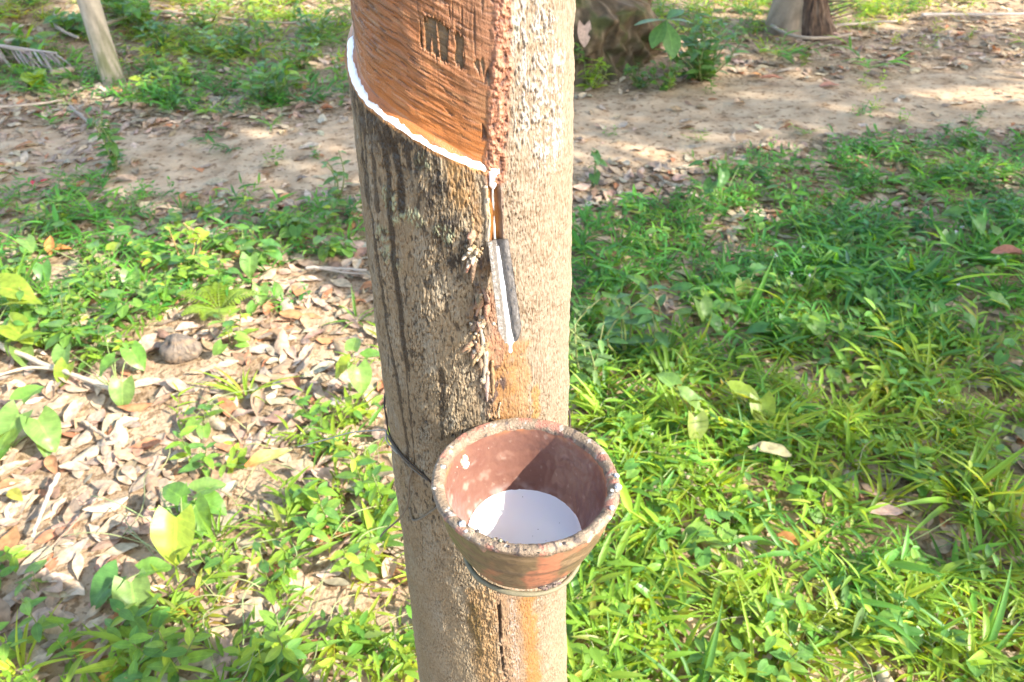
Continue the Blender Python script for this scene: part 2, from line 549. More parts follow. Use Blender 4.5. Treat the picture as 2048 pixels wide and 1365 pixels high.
    pc = mixc(pc, (.17, .075, .036), ln_ * .35)
    pc = mixc(pc, (.075, .042, .026), gouge * .6)
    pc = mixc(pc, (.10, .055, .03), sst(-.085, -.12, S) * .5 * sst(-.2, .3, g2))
    wd_ = .0005 * g1 + .0009 * g2 + .0012 * g3 - .0008 * gouge - .00018 * ln_ + .0003 * g4 * up * 2
    prg = .46 - .14 * sst(.05, .01, w) + .1 * up
    # vertical cracks
    vc = sst(.42, .55, fbm(S / .0045, Z / .05, 2, 251)) * up
    pc = mixc(pc, (.12, .065, .04), vc * .8); wd_ = wd_ - .0012 * vc
    for poly in ([(530, 100), (610, 130), (650, 150), (735, 205), (715, 300), (722, 420), (690, 410), (620, 362), (560, 340), (528, 290)],
                 [(778, 210), (832, 258), (838, 440), (805, 462), (772, 400)], [(890, 400), (950, 372), (990, 440), (1004, 520), (985, 545), (930, 465)]):
        sd_ = sdpoly(S, Z, P2T([A1(*p) for p in poly]))
        m = sst(-.0006, .0010, sd_ + .0022 * fbm(S / .0016, Z / .010, 3, 263) + .0008 * wob)
        m = m * (1 - .85 * sst(.12, .30, fbm(S / .0042, Z / .05, 2, 277)))
        hc = mixc(np.broadcast_to(np.array((.14, .10, .062)), c.shape).copy(), (.235, .165, .10), sst(-.2, .4, fbm(S / .012, w / .003, 3, 271)))
        pc = pc * (1 - m[..., None]) + hc * m[..., None]
        wd_ = wd_ * (1 - m) + m * (-.0036 + .0005 * g1)
    wall = (-.0075 * lip + wd_ * sst(.006, .014, w)) * (.10 + .90 * sst(.0, .045, se - S))
    bark = bark * (1 - pan) + wall * pan
    c = c * (1 - pan[..., None]) + pc * pan[..., None]
    rgh = rgh * (1 - pan) + prg * pan
    # orange fresh bark edge just below the white line
    fe = sst(.0022, .0006, np.abs(w + .0006)) * (S < se)
    c = mixc(c, (.46, .24, .10), fe * .85)
    # red-brown crumbly seam at the right end of the panel
    cr = sst(.0098, .0045, np.abs(S - se + .0035) + .003 * wob + .0015 * f2) * sst(-.004, .002, w - (-.006))
    lump = fbm(S / .0048, Z / .0055, 3, 301)
    bark = bark * (1 - cr) + cr * (.0005 + .0022 * lump + .0009 * fbm(S / .002, Z / .002, 2, 311))
    cc_ = mixc(np.broadcast_to(np.array((.33, .145, .085)), c.shape).copy(), (.44, .25, .16), sst(0, .5, lump))
    cc_ = mixc(cc_, (.09, .05, .04), sst(.05, .5, -lump) * .85)
    c = c * (1 - cr[..., None]) + cc_ * cr[..., None]
    rgh = rgh * (1 - cr) + .6 * cr
    sl_ = sst(.0035, .0012, np.abs(S - se + .0125) + .0018 * wob) * (w > .02) * sst(.15, .4, fbm(S / .01, Z / .022, 2, 317))
    c = mixc(c, (.06, .045, .045), sl_ * .8); bark = bark - .002 * sl_
    disp = bark
    disp = disp + (1 - pan) * (.0016 * fbm(PH * 1.7 + 5, Z / .06, 3, 411) + .0008 * fbm(PH * 6, Z / .012, 3, 413))
    r = TR(Z) + disp + .004 * fbm(np.cos(PH) * 1.5 + 9, Z / .35, 2, 401) * sst(1.5, 1.8, Z) 
    V = np.stack([TX(Z) + r * np.sin(PH), CY - r * np.cos(PH), Z], -1).reshape(-1, 3)
    F = grid_faces(len(za), len(pf), True)
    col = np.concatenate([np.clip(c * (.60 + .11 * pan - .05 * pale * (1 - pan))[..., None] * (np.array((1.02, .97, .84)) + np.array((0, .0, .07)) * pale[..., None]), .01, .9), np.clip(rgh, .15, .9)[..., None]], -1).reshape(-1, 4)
    return make_mesh('trunk', V, F, col)


# ------------------------------------------------------------------ ground relief
def gh(x, y):
    x = np.asarray(x, float); y = np.asarray(y, float)
    h = .035 * fbm(x / 1.6, y / 1.6, 3, 501) + .010 * fbm(x / .22, y / .22, 2, 511)
    bank = .35 * sst(-2.2, -3.6, x) * sst(4.2, 6.0, y)
    far = sst(30, 12, np.hypot(x, y))
    return h * far + bank * far


def G(px, py):
    """ground point seen at a photo position"""
    p = gpix(px, py)
    for _ in range(4):
        p = gpix(px, py, float(gh(p[0], p[1])))
    return p


def path_mid(x): return 3.62 + .17 * x + .10 * np.sin(x * 1.3) + .012 * x * x
def path_half(x): return .45 + .04 * np.sin(x * 2.1 + 1) + .01 * x


def build_ground():
    fine = np.arange(-5, 5.001, .03)
    out = np.array([-120, -60, -35, -22, -15, -11, -8.5, -7, -6, -5.4])
    xs = np.concatenate([out, fine, -out[::-1]])
    fy = np.arange(-1.5, 8.5, .03)
    ys = np.concatenate([[-120, -60, -30, -15, -8, -5, -3.5, -2.2], fy, [8.8, 9.5, 11, 14, 18, 25, 40, 70, 120]])
    X, Y = np.meshgrid(xs, ys, indexing='ij')
    Z = gh(X, Y) + .004 * fbm(X / .05, Y / .05, 2, 521) * (np.abs(X) < 6)
    V = np.stack([X, Y, Z], -1).reshape(-1, 3)
    m, nt, o = new_mat('soil')
    p = N(nt, 'ShaderNodeBsdfPrincipled'); p.inputs['Roughness'].default_value = .95; p.inputs['Specular IOR Level'].default_value = .1
    tc = N(nt, 'ShaderNodeTexCoord')
    def nz(s, d=5):
        n = N(nt, 'ShaderNodeTexNoise'); n.inputs['Scale'].default_value = s; n.inputs['Detail'].default_value = d
        nt.links.new(tc.outputs['Object'], n.inputs['Vector']); return n.outputs[0]
    r = N(nt, 'ShaderNodeValToRGB'); r.color_ramp.elements[0].position = .3; r.color_ramp.elements[1].position = .7
    r.color_ramp.elements[0].color = (.21, .145, .085, 1); r.color_ramp.elements[1].color = (.42, .305, .195, 1)
    nt.links.new(nz(6, 8), r.inputs[0])
    r2 = N(nt, 'ShaderNodeValToRGB'); r2.color_ramp.elements[0].position = .52; r2.color_ramp.elements[1].position = .60
    r2.color_ramp.elements[0].color = (1, 1, 1, 1); r2.color_ramp.elements[1].color = (.55, .5, .45, 1)
    nt.links.new(nz(55, 4), r2.inputs[0])
    c = mixcol(nt, 1, r.outputs[0], r2.outputs[0], 'MULTIPLY')
    nt.links.new(c, p.inputs['Base Color'])
    b = N(nt, 'ShaderNodeBump'); b.inputs['Strength'].default_value = .8; b.inputs['Distance'].default_value = .01
    nt.links.new(nz(90, 6), b.inputs['Height']); nt.links.new(b.outputs[0], p.inputs['Normal'])
    nt.links.new(p.outputs[0], o.inputs[0])
    g = link('ground', make_mesh('ground', V, grid_faces(len(xs), len(ys))[:, ::-1]), m)
    tag(g, kind='structure')
    # trodden path
    xs = np.arange(-9, 9.01, .03); ts = np.linspace(-1, 1, 44)
    X, T = np.meshgrid(xs, ts, indexing='ij')
    half = path_half(X) + .10 * fbm(X / .22, T * 0 + np.sign(T) * 3, 3, 531)
    Y = path_mid(X) + T * half
    Z = gh(X, Y) + .006 - .014 * np.abs(T) ** 8 + .0045 * fbm(X / .07, Y / .05, 3, 541)
    m, nt, o = new_mat('sandy path')
    p = N(nt, 'ShaderNodeBsdfPrincipled'); p.inputs['Roughness'].default_value = .95; p.inputs['Specular IOR Level'].default_value = .1
    tc = N(nt, 'ShaderNodeTexCoord')
    r = N(nt, 'ShaderNodeValToRGB'); r.color_ramp.elements[0].position = .32; r.color_ramp.elements[1].position = .62
    r.color_ramp.elements[0].color = (.29, .195, .115, 1); r.color_ramp.elements[1].color = (.45, .33, .21, 1)
    nt.links.new(nz(9, 8), r.inputs[0])
    r2 = N(nt, 'ShaderNodeValToRGB'); r2.color_ramp.elements[0].position = .55; r2.color_ramp.elements[1].position = .66
    r2.color_ramp.elements[0].color = (1, 1, 1, 1); r2.color_ramp.elements[1].color = (.5, .44, .4, 1)
    nt.links.new(nz(34, 5), r2.inputs[0])
    nt.links.new(mixcol(nt, 1, r.outputs[0], r2.outputs[0], 'MULTIPLY'), p.inputs['Base Color'])
    b = N(nt, 'ShaderNodeBump'); b.inputs['Strength'].default_value = .7; b.inputs['Distance'].default_value = .008
    nt.links.new(nz(70, 6), b.inputs['Height']); nt.links.new(b.outputs[0], p.inputs['Normal'])
    nt.links.new(p.outputs[0], o.inputs[0])
    g = link('path', make_mesh('path', np.stack([X, Y, Z], -1).reshape(-1, 3), grid_faces(len(xs), len(ts))[:, ::-1]), m)
    tag(g, kind='structure')


# ------------------------------------------------------------------ leaves
def leaf(L=1.0, W=.4, shape='oval', fold=.25, droop=.3, curl=0.0, n=6, wave=0, seed=0):
    """one blade lying along +X: 5 columns; returns V, F, UV"""
    t = np.linspace(0, 1, n + 1)
    if shape == 'oval': w = np.sin(PI * np.clip(t, .02, .985) ** .85) ** .8
    elif shape == 'obovate': w = np.sin(PI * np.clip(t, .02, .985) ** 1.35) ** .85
    elif shape == 'lance': w = np.sin(PI * np.clip(t, .03, .99) ** .62) ** .9
    elif shape == 'blade': w = np.clip(1.15 * (1 - t ** 2.2) * np.clip(.45 + t * 3, 0, 1), .02, 1)
    elif shape == 'heart': w = np.clip(np.sin(PI * (t * .80 + .20)) ** .75 * (1 - .25 * t), .015, 1)
    w = w / w.max()
    cols = np.array([-1, -.55, 0, .55, 1.0])
    X = t[:, None] * L + 0 * cols
    if shape == 'heart':
        X = X - (np.abs(cols) > .1) * np.abs(cols)[None, :] * .26 * L * ((1 - t) ** 3)[:, None]
    Y = w[:, None] * W / 2 * cols
    Zf = np.abs(Y) * fold
    Zd = -droop * L * (t ** 2)[:, None] + 0 * cols
    Zc = curl * (Y ** 2) / (W + 1e-6) * 2
    Z = Zf + Zd + Zc
    if wave:
        Z = Z + wave * L * fbm(X / L * 3 + seed * 7.7, Y / L * 4 + seed * 3.1, 2, seed)
    V = np.stack([X, Y, Z], -1).reshape(-1, 3)
    U = np.stack([t[:, None] + 0 * cols, .5 + .5 * cols[None, :] + 0 * t[:, None]], -1).reshape(-1, 2)
    return V, grid_faces(n + 1, 5), U


def rotm(yaw, pitch=0, roll=0):
    cy, sy = np.cos(yaw), np.sin(yaw); cp, sp = np.cos(pitch), np.sin(pitch); cr, sr = np.cos(roll), np.sin(roll)
    Rz = np.array([[cy, -sy, 0], [sy, cy, 0], [0, 0, 1]]); Ry = np.array([[cp, 0, -sp], [0, 1, 0], [sp, 0, cp]]); Rx = np.array([[1, 0, 0], [0, cr, -sr], [0, sr, cr]])
    return Rz @ Ry @ Rx


def jit(c, a=.2):
    c = np.asarray(c, float)
    return np.clip(c * (1 + rng.uniform(-a, a)) * (1 + rng.uniform(-a * .35, a * .35, 3)), .005, .9)


GREENS = [(.110, .250, .036), (.088, .230, .038), (.150, .295, .036), (.175, .320, .038), (.120, .275, .040), (.078, .210, .046)]
LIMES = [(.215, .345, .036), (.255, .365, .038), (.185, .320, .034), (.160, .300, .036)]
DRYS = [((.39, .30, .205), 'grey tan'), ((.42, .30, .20), 'pinkish tan'), ((.29, .195, .125), 'brown'), ((.45, .365, .255), 'pale straw'), ((.33, .255, .18), 'greyish brown'), ((.37, .175, .085), 'rust brown')]


def add_leaf(mb, pos, yaw, pitch, roll, L, W, shape, col, fold=.25, droop=.3, curl=0, n=5, wave=0):
    V, F, U = leaf(L, W, shape, fold, droop, curl, n, wave, int(rng.integers(1, 999)))
    V = V @ rotm(yaw, pitch, roll).T + np.asarray(pos)
    mb.add(V, F, col, U)


# ------------------------------------------------------------------ 1. the tapped rubber tree
tree = empty('rubber_tree', (float(TX(.4)), CY, 0))
tag(tree, 'large tapped rubber tree trunk with orange peeled panel and white latex cut', 'rubber tree')
inv = Matrix.Translation(-tree.location)


def under(o, parent):
    """keep the world place of a mesh built in world coordinates"""
    o.parent = parent
    o.matrix_parent_inverse = Matrix.Translation(-parent.location)
    return o


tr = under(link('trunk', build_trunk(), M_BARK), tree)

# white latex lying in the cut
n = 400
ss_ = np.linspace(P2T([(698, 150)])[0][0] - .03, float(SE(ZC(.01))) - .0012, n)
k = 18
u = np.linspace(0, 1, k)
SS, UU = np.meshgrid(ss_, u, indexing='ij')
wid = .0034 + .0021 * fbm(SS / .014, SS * 0 + 1, 3, 601) + .0024 * sst(-.008, .012, SS) + .0022 * sst(-.06, -.11, SS)
ragged = .0010 * fbm(SS / .0045, SS * 0 + 4, 3, 607)
WW = .0003 + .0006 * fbm(SS / .006, SS * 0 + 2, 2, 605) + UU * (wid + ragged * UU)
ZZ = ZC(SS) + WW
base_ = -.0075 * np.clip(WW / .0075, 0, 1) * (.10 + .90 * sst(.0, .045, SE(ZZ) - SS))
bulge = .0007 * np.sin(PI * UU) ** .6 - .0012 * (np.abs(UU - .5) * 2) ** 8 + .00025 * fbm(SS / .005, UU * 2, 2, 611)
V = trunk_pt(SS, ZZ, base_ + bulge).reshape(-1, 3)
col = np.full(SS.shape + (3,), .80)
col = mixc(col, (.50, .42, .33), sst(.72, 1.0, UU + .25 * fbm(SS / .006, UU * 2, 2, 615)) * .8)
col = mixc(col, (.55, .48, .38), sst(.25, .0, UU) * sst(.0, .4, fbm(SS / .008, UU * 0, 2, 617)) * .7).reshape(-1, 3)
me = make_mesh('latex_line', V, grid_faces(n, k)[:, ::-1], col)
lx = under(link('latex_line', me, M_LATEX), tree)
lx['label'] = 'white latex line lying along the sloping cut'
mb = MB()
q = [p2t(x, y) for x, y in ((989, 338), (986, 350), (985, 360), (986, 370), (987, 380))]
pts = [trunk_pt(a, b, -.0012) for a, b in q]
mb.tube(pts, [.0034, .0030, .0022, .0028, .0008], (.8, .8, .8), 12, .2, 3)
pts = [trunk_pt(a, b, -.0032) for a, b in P2T([(988, 375), (988, 400), (990, 430), (991, 465), (993, 500)])]
mb.tube(pts, [.0008, .0009, .0007, .0009, .0012], (.72, .66, .58), 8, .3, 5)
under(mb.build('latex_trickle', M_LATEX), tree)

# old coagulated latex along the channel
mb = MB()
AMB = [(.28, .22, .15), (.33, .28, .21), (.25, .17, .09), (.38, .35, .30)]


def ooze(pts, r, off=.001, c=None, nsub=30, seed=1):
    q = np.array(P2T(pts)); t = np.linspace(0, len(q) - 1, nsub)
    s_ = np.interp(t, np.arange(len(q)), q[:, 0]); z_ = np.interp(t, np.arange(len(q)), q[:, 1])
    s_ = s_ + .0012 * fbm(t * 1.3, t * 0 + seed, 2, seed)
    R = r * (.75 + .6 * fbm(t * 1.1, t * 0 + 2.2, 2, seed + 7)); R = np.clip(R, r * .3, r * 2)
    m_ = MB(); m_.tube(trunk_pt(s_, z_, off), R, c or AMB[0], 10, .5, seed); under(m_.build('dried_latex', M_DRIED), tree)


ooze([(970, 372), (972, 400), (974, 440), (972, 480)], .0021, .0006, AMB[0], 34, 2)
ooze([(975, 395), (977, 430), (975, 490)], .0013, .0016, AMB[1], 26, 4)
ooze([(938, 395), (943, 430), (948, 470)], .0012, .0, AMB[2], 20, 6)
ooze([(962, 585), (958, 620), (962, 650)], .0022, .002, AMB[0], 20, 8)
ooze([(958, 650), (966, 680), (970, 720), (967, 760)], .0018, .002, AMB[1], 24, 9)
ooze([(972, 700), (974, 750), (972, 800)], .0016, .002, (.30, .22, .19), 24, 10)
ooze([(984, 720), (986, 760), (985, 795)], .0015, .001, AMB[2], 20, 12)
ooze([(1000, 805), (997, 820), (996, 836)], .0010, .0003, AMB[0], 12, 14)
for i in range(36):
    x, y = random.choice([(948, 500), (950, 508), (957, 496), (960, 645), (953, 665), (963, 690), (958, 710), (976, 630), (966, 750)])
    a, b = p2t(x + random.gauss(0, 6), y + random.gauss(0, 9))
    mb.ball(trunk_pt(a, b, .002 + random.random() * .002), random.uniform(.0010, .0022), random.choice(AMB[:3]), 8, .5, i)
dl = under(mb.build('dried_latex', M_DRIED), tree); mb = MB()
for i in range(9):   # pointed grains left of the spout
    a, b = p2t(944 + random.gauss(0, 5), 503 + random.gauss(0, 7))
    p0 = trunk_pt(a, b, 0); p1 = trunk_pt(a - .004 * random.random(), b + random.gauss(0, .004), .008 + random.random() * .004)
    mb.tube(np.linspace(p0, p1, 5), [.0008, .0016, .0020, .0013, .0005], random.choice([(.28, .235, .175), (.20, .16, .11)]), 8, .3, i)
dl = under(mb.build('dried_latex', M_DRIED), tree)
# torn bark flakes beside the channel
mb = MB()
for i in range(26):
    x, y = random.choice([(955, 640), (950, 690), (962, 600), (975, 560), (960, 720), (945, 500), (968, 580)])
    a, b = p2t(x + random.gauss(0, 7), y + random.gauss(0, 14))
    p0 = trunk_pt(a, b, 0); p1 = trunk_pt(a - .002 + random.gauss(0, .003), b - .006 + random.gauss(0, .004), .003 + random.random() * .0045)
    mb.tube(np.linspace(p0, p1, 4), [.002, .0026, .002, .0007], jit((.24, .15, .09), .35), 6, .6, i)
under(mb.build('bark_flake', M_CRUST), tree)


def canopy_mesh(clumps, nleaf, L=.13, keep=None):
    """leaf-sized faces spread through clumps"""
    V0, F0, U0 = leaf(1, .42, 'oval', .15, .25, 0, 3)
    Vs, Cs, Us = [], [], []
    for (c, r) in clumps:
        m = nleaf
        d = rng.normal(size=(m, 3)); d /= np.linalg.norm(d, axis=1)[:, None]
        pos = np.asarray(c) + d * (rng.random(m) ** .45 * r)[:, None] * np.array([1, 1, .65])
        if keep is not None:
            pos = pos[keep(pos)]
        for p in pos:
            s = L * rng.uniform(.7, 1.3)
            R = rotm(rng.uniform(0, 2 * PI), rng.normal(-.4, .45), rng.normal(0, .6))
            Vs.append((V0 * s) @ R.T + p); Us.append(U0)
            Cs.append(np.broadcast_to(jit(GREENS[int(rng.integers(0, 6))], .25), (len(V0), 3)))
    k = len(Vs)
    F = (F0[None] + (np.arange(k) * len(V0))[:, None, None]).reshape(-1, 4)
    return make_mesh('crown', np.concatenate(Vs), F, np.concatenate(Cs), np.concatenate(Us))


# what the sun reaches: ground areas left open between the crowns (photo outlines laid on the ground)
def gp(l): return [tuple(gpix(*p)[:2]) for p in l]


OPEN = [gp([(-700, 470), (0, 475), (300, 470), (470, 480), (600, 545), (760, 620), (900, 655), (1130, 690), (1300, 740), (1430, 830), (1540, 960), (1720, 1060), (1900, 1190), (2140, 1330), (2500, 1800), (-700, 1800)]),
        gp([(430, 250), (560, 245), (560, 285), (430, 290)]), gp([(300, -20), (690, -20), (690, 35), (520, 60), (330, 40)]), gp([(1250, -60), (1540, -60), (1530, 45), (1340, 50)]),
        gp([(1640, -60), (2300, -60), (2300, 40), (2000, 55), (1900, 20), (1660, 60)]), gp([(1700, 175), (2080, 165), (2080, 215), (1880, 212)]), gp([(1560, 150), (1640, 150), (1640, 175), (1550, 172)]),
        gp([(210, 160), (330, 165), (300, 205), (0, 210), (0, 190)]), gp([(1840, 330), (1960, 325), (1960, 355), (1850, 350)]),
        gp([(1290, 70), (1400, 80), (1400, 105), (1290, 100)]), gp([(60, 0), (150, 0), (140, 60), (60, 60)])]


def keep_shade(pos):
    t = pos[:, 2] / SUN[2]
    gx = pos[:, 0] - SUN[0] * t; gy = pos[:, 1] - SUN[1] * t
    k = np.ones(len(pos), bool)
    for p in OPEN:
        k &= ~inpoly(gx, gy, p)
    # nothing between the sun and the tapped stem
    q = pos - np.array([float(TX(.9)), CY, 0])
    lat = q[:, 0] * SUN[1] - q[:, 1] * SUN[0]
    lat /= math.hypot(SUN[0], SUN[1])
    along = (q[:, 0] * SUN[0] + q[:, 1] * SUN[1]) / math.hypot(SUN[0], SUN[1])
    zt = pos[:, 2] - along * math.tan(SUN_EL)
    k &= ~((np.abs(lat) < .28) & (zt > -.2) & (zt < 1.9) & (along > 0))
    return k


def limbs(mb, top, r, tips, col):
    for q in tips:
        q = np.asarray(q, float); top = np.asarray(top, float)
        if not keep_shade(top * (1 - np.linspace(0, 1, 24)[:, None]) + q * np.linspace(0, 1, 24)[:, None] - np.array([0, 0, .12])).all(): continue
        mid = top * .45 + q * .55 + np.array([0, 0, -.25])
        t = np.linspace(0, 1, 9)[:, None]
        P = (1 - t) ** 2 * top + 2 * t * (1 - t) * mid + t * t * q
        mb.tube(P, np.linspace(r, r * .18, 9), col, 8, .1, 3)


def shade_clumps(xy0, xy1, z0, z1, n, r=.55):
    return [((rng.uniform(xy0[0], xy1[0]), rng.uniform(xy0[1], xy1[1]), rng.uniform(z0, z1)), r * rng.uniform(.7, 1.3)) for _ in range(n)]


# crown of the tapped tree, above the frame
mb = MB(); topz = 5.15; tpx = float(TX(5))
tips = [(tpx + 1.6 * math.cos(a), CY + 1.6 * math.sin(a), 6.6 + .5 * math.sin(a * 3)) for a in (0.3, 1.5, 2.6, 3.8, 5.1)]
limbs(mb, (tpx, CY, topz), float(TR(5.1)), tips, (.34, .28, .21))
under(mb.build('limb', M_TREE), tree)
cl = [((t[0] + rng.normal(0, .5), t[1] + rng.normal(0, .5), t[2] + rng.normal(.2, .4)), .6) for t in tips for _ in range(4)]
under(link('crown', canopy_mesh(cl, 130, keep=keep_shade), M_CANOPY), tree)


# ------------------------------------------------------------------ 2. spout
a0, b0 = p2t(994, 488)
T0 = trunk_pt(a0, b0, .0005)
nrm = np.array([math.sin(a0 / R0), -math.cos(a0 / R0), 0])
lat_ = np.array([math.cos(a0 / R0), math.sin(a0 / R0), 0])
lean = math.radians(26)
ax = np.array([0, 0, -1]) * math.cos(lean) + nrm * math.sin(lean)
best = None
for L_ in np.linspace(.04, .14, 101):
    for k_ in np.linspace(-.3, .5, 81):
        x_, y_, _d = project(T0 + L_ * (ax + k_ * lat_))
        e_ = (x_ - 1021) ** 2 + (y_ - 685) ** 2
        if best is None or e_ < best[0]: best = (e_, L_, k_)
_, SL, KL = best
axl = ax + KL * lat_; SL = SL * np.linalg.norm(axl); axl = axl / np.linalg.norm(axl)
wdir = lat_ - axl * (lat_ @ axl); wdir /= np.linalg.norm(wdir)
ndir = np.cross(wdir, axl); ndir = ndir if ndir @ nrm > 0 else -ndir
_dsp = project(T0 + axl * SL / 2)[2]
HW = 21.0 * _dsp / FPX * 1.06
spout = empty('latex_spout', tuple(T0))
tag(spout, 'small grey metal spout carrying latex, stuck in the trunk below the cut', 'spout')
nu, nv = 60, 33
tt = np.linspace(-.05, 1, nu); vv = np.linspace(-1, 1, nv)
T_, VV = np.meshgrid(tt, vv, indexing='ij')
# rounded lower end, ragged upper edge
endt = 1 - .16 * np.clip((np.abs(VV) - .25) / .75, 0, 1) ** 2.2
TT = T_ * endt
hw = HW * (.94 + .14 * T_)
X_ = VV * hw
dep = .0042 * (1 - np.exp(-(VV / .36) ** 2)) + .0012 * np.abs(VV) - .0010   # a folded channel in the middle
dent = .0004 * fbm(TT * 8, VV * 2, 2, 651)
def sp_pt(off): return T0 + axl * (TT * SL)[..., None] + wdir * X_[..., None] + ndir * (dep + dent + off)[..., None]
top_ = sp_pt(0).reshape(-1, 3); bot_ = sp_pt(-.0008).reshape(-1, 3)
ff = grid_faces(nu, nv)
bd = list(range(nv)) + [i * nv + nv - 1 for i in range(1, nu)] + [(nu - 1) * nv + j for j in range(nv - 2, -1, -1)] + [i * nv for i in range(nu - 2, 0, -1)]
nb = len(top_)
rim = [[bd[i], bd[(i + 1) % len(bd)], bd[(i + 1) % len(bd)] + nb, bd[i] + nb] for i in range(len(bd))]
gn = fbm(TT * 14, VV * 5, 3, 661); gn2 = fbm(TT * 40, VV * 14, 2, 663)
mc = np.zeros(TT.shape + (3,)); mc[:] = (.085, .073, .062)
mc = mixc(mc, (.07, .058, .048), sst(-.1, .4, gn))
mc = mixc(mc, (.13, .11, .09), sst(.1, .4, VV + .3 * gn) * .6)
mc = mixc(mc, (.20, .18, .16), sst(.15, .5, gn2) * .5)
mc = mixc(mc, (.03, .028, .03), sst(.35, .5, fbm(TT * 9 + 3, VV * 4, 2, 671)) * sst(-.1, .3, VV))
mcf = mc.reshape(-1, 3)
me = make_mesh('spout_plate', np.vstack([top_, bot_]) - T0, np.vstack([ff, ff[:, ::-1] + nb, np.array(rim)]), np.vstack([mcf, mcf * .7]))
o = link('plate', me, M_METAL, spout)
mb = MB()
t = np.linspace(.02, 1.0, 40)
cen = [T0 + axl * (x * SL) + ndir * (-.0004) for x in t]
R = .0011 + .0011 * t + .0005 * fbm(t * 6, t * 0, 2, 681) + .0012 * sst(.9, 1, t)
A_ = np.linspace(0, 2 * PI, 14, endpoint=False)
V = np.array([[c + wdir * (r * 1.25 * math.cos(a)) + ndir * (r * .62 * math.sin(a)) for a in A_] for c, r in zip(cen, R)])
mb.add(V.reshape(-1, 3), grid_faces(40, 14, True), (.78, .78, .77))
tip = cen[-1]
down = np.array([0, 0, -1.0])
drp = [tip - axl * .002, tip + down * .001, tip + down * .003, tip + down * .006, tip + down * .0085, tip + down * .0100]
mb.tube(drp, [.0022, .0022, .0013, .0012, .0016, .0009], (.8, .8, .79), 12)
o = mb.build('latex_trickle', M_LATEX, None); under(o, spout)
o['label'] = 'white latex running down the spout with a hanging drop'

# ------------------------------------------------------------------ 3. cup
CUPW = 189.0     # half width of the rim in the photo
best = None
for t_ in np.linspace(.4, 1.0, 600):
    p = np.array([0, 0, CAMZ]) + ray(1052, 957) * t_
    Rc = CUPW * (t_) / FPX
    gap = math.hypot(p[0] - TX(p[2]), p[1] - CY) - (float(TR(p[2])) + Rc + .001)
    if best is None or abs(gap) < best[0]: best = (abs(gap), p, Rc)
_, CUPC, CR = best
CUPC = np.array(CUPC)
CH = CR * 1.08
cup = empty('latex_cup', tuple(CUPC - np.array([0, 0, CH])))
tag(cup, 'brown glazed clay cup with muddy rim hanging on the trunk', 'cup')
TILT = Matrix.Rotation(math.radians(-2.0), 3, 'X') @ Matrix.Rotation(math.radians(1.5), 3, 'Y')
TILT = np.array(TILT)
na = 420
# profile r, z (z=0 at the rim), from the outside bottom up, over the rim and down the inside
prof = [(0.02, -CH), (.30, -CH), (.52, -CH), (.570, -CH * .995), (.615, -CH * .96), (.675, -CH * .88), (.745, -CH * .76), (.81, -CH * .62), (.855, -CH * .50), (.872, -CH * .45), (.884, -CH * .43),
        (.908, -CH * .33), (.938, -CH * .20), (.956, -CH * .10), (.965, -CH * .04), (.985, -.0022), (.975, -.0004), (.95, .0), (.915, -.0004), (.872, -.0025), (.860, -.008),
        (.845, -CH * .17), (.820, -CH * .34), (.765, -CH * .52), (.70, -CH * .69), (.645, -CH * .80), (.52, -CH * .90), (.3, -CH * .92), (.02, -CH * .925)]
pr = np.array([(a * CR if True else 0, b) for a, b in prof])
seg = np.concatenate([[0], np.cumsum(np.hypot(*np.diff(pr, axis=0).T))])
tt = np.linspace(0, seg[-1], 240)
pr2 = np.stack([np.interp(tt, seg, pr[:, 0]), np.interp(tt, seg, pr[:, 1])], -1)
# soften
for _ in range(3):
    pr2[1:-1] = pr2[:-2] * .25 + pr2[1:-1] * .5 + pr2[2:] * .25
A_ = np.linspace(0, 2 * PI, na, endpoint=False)
RR_, AA = np.meshgrid(pr2[:, 0], A_, indexing='ij'); ZZ_ = np.broadcast_to(pr2[:, 1][:, None], RR_.shape)
XX, YY = RR_ * np.cos(AA), RR_ * np.sin(AA)
ir = int(np.argmax(pr2[:, 1])); idx = np.arange(240)[:, None] + 0 * AA
inside = sst(ir - 2, ir + 4, idx); outside = 1 - inside
arc = AA * CR
nA = fbm(arc / .02, ZZ_ / .012, 3, 701); nB = fbm(arc / .006, ZZ_ / .006, 3, 703); nC = fbm(arc / .05 + 3, ZZ_ / .008, 3, 707); nD = fbm(XX / .03 + 5, YY / .03 + ZZ_ / .03, 3, 709)
cinn = np.zeros(XX.shape + (3,)); cinn[:] = (.160, .076, .053)
cinn = mixc(cinn, (.145, .064, .045), sst(-.1, .5, nD))
cinn = mixc(cinn, (.28, .16, .115), sst(.25, .6, nA) * .4)
cinn = mixc(cinn, (.40, .30, .23), sst(.45, .65, fbm(arc / .009, ZZ_ / .007, 3, 711)) * .3)
cinn = mixc(cinn, (.40, .16, .06), sst(-.012, -.003, ZZ_) * sst(-.2, .3, nA) * .7)
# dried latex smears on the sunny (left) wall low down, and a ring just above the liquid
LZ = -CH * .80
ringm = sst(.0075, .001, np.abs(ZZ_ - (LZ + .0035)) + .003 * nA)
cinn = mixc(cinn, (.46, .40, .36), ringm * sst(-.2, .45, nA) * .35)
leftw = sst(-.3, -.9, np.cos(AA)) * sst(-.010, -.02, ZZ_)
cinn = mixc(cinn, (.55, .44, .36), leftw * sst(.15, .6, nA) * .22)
cout = np.zeros(XX.shape + (3,)); cout[:] = (.115, .078, .040)
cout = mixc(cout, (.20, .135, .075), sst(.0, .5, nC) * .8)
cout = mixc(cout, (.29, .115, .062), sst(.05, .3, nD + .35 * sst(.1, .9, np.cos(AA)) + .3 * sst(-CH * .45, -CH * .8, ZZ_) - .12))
cout = mixc(cout, (.085, .095, .025), sst(-.1, .4, nC + .2) * sst(-.1, -.8, np.cos(AA)) * .75)
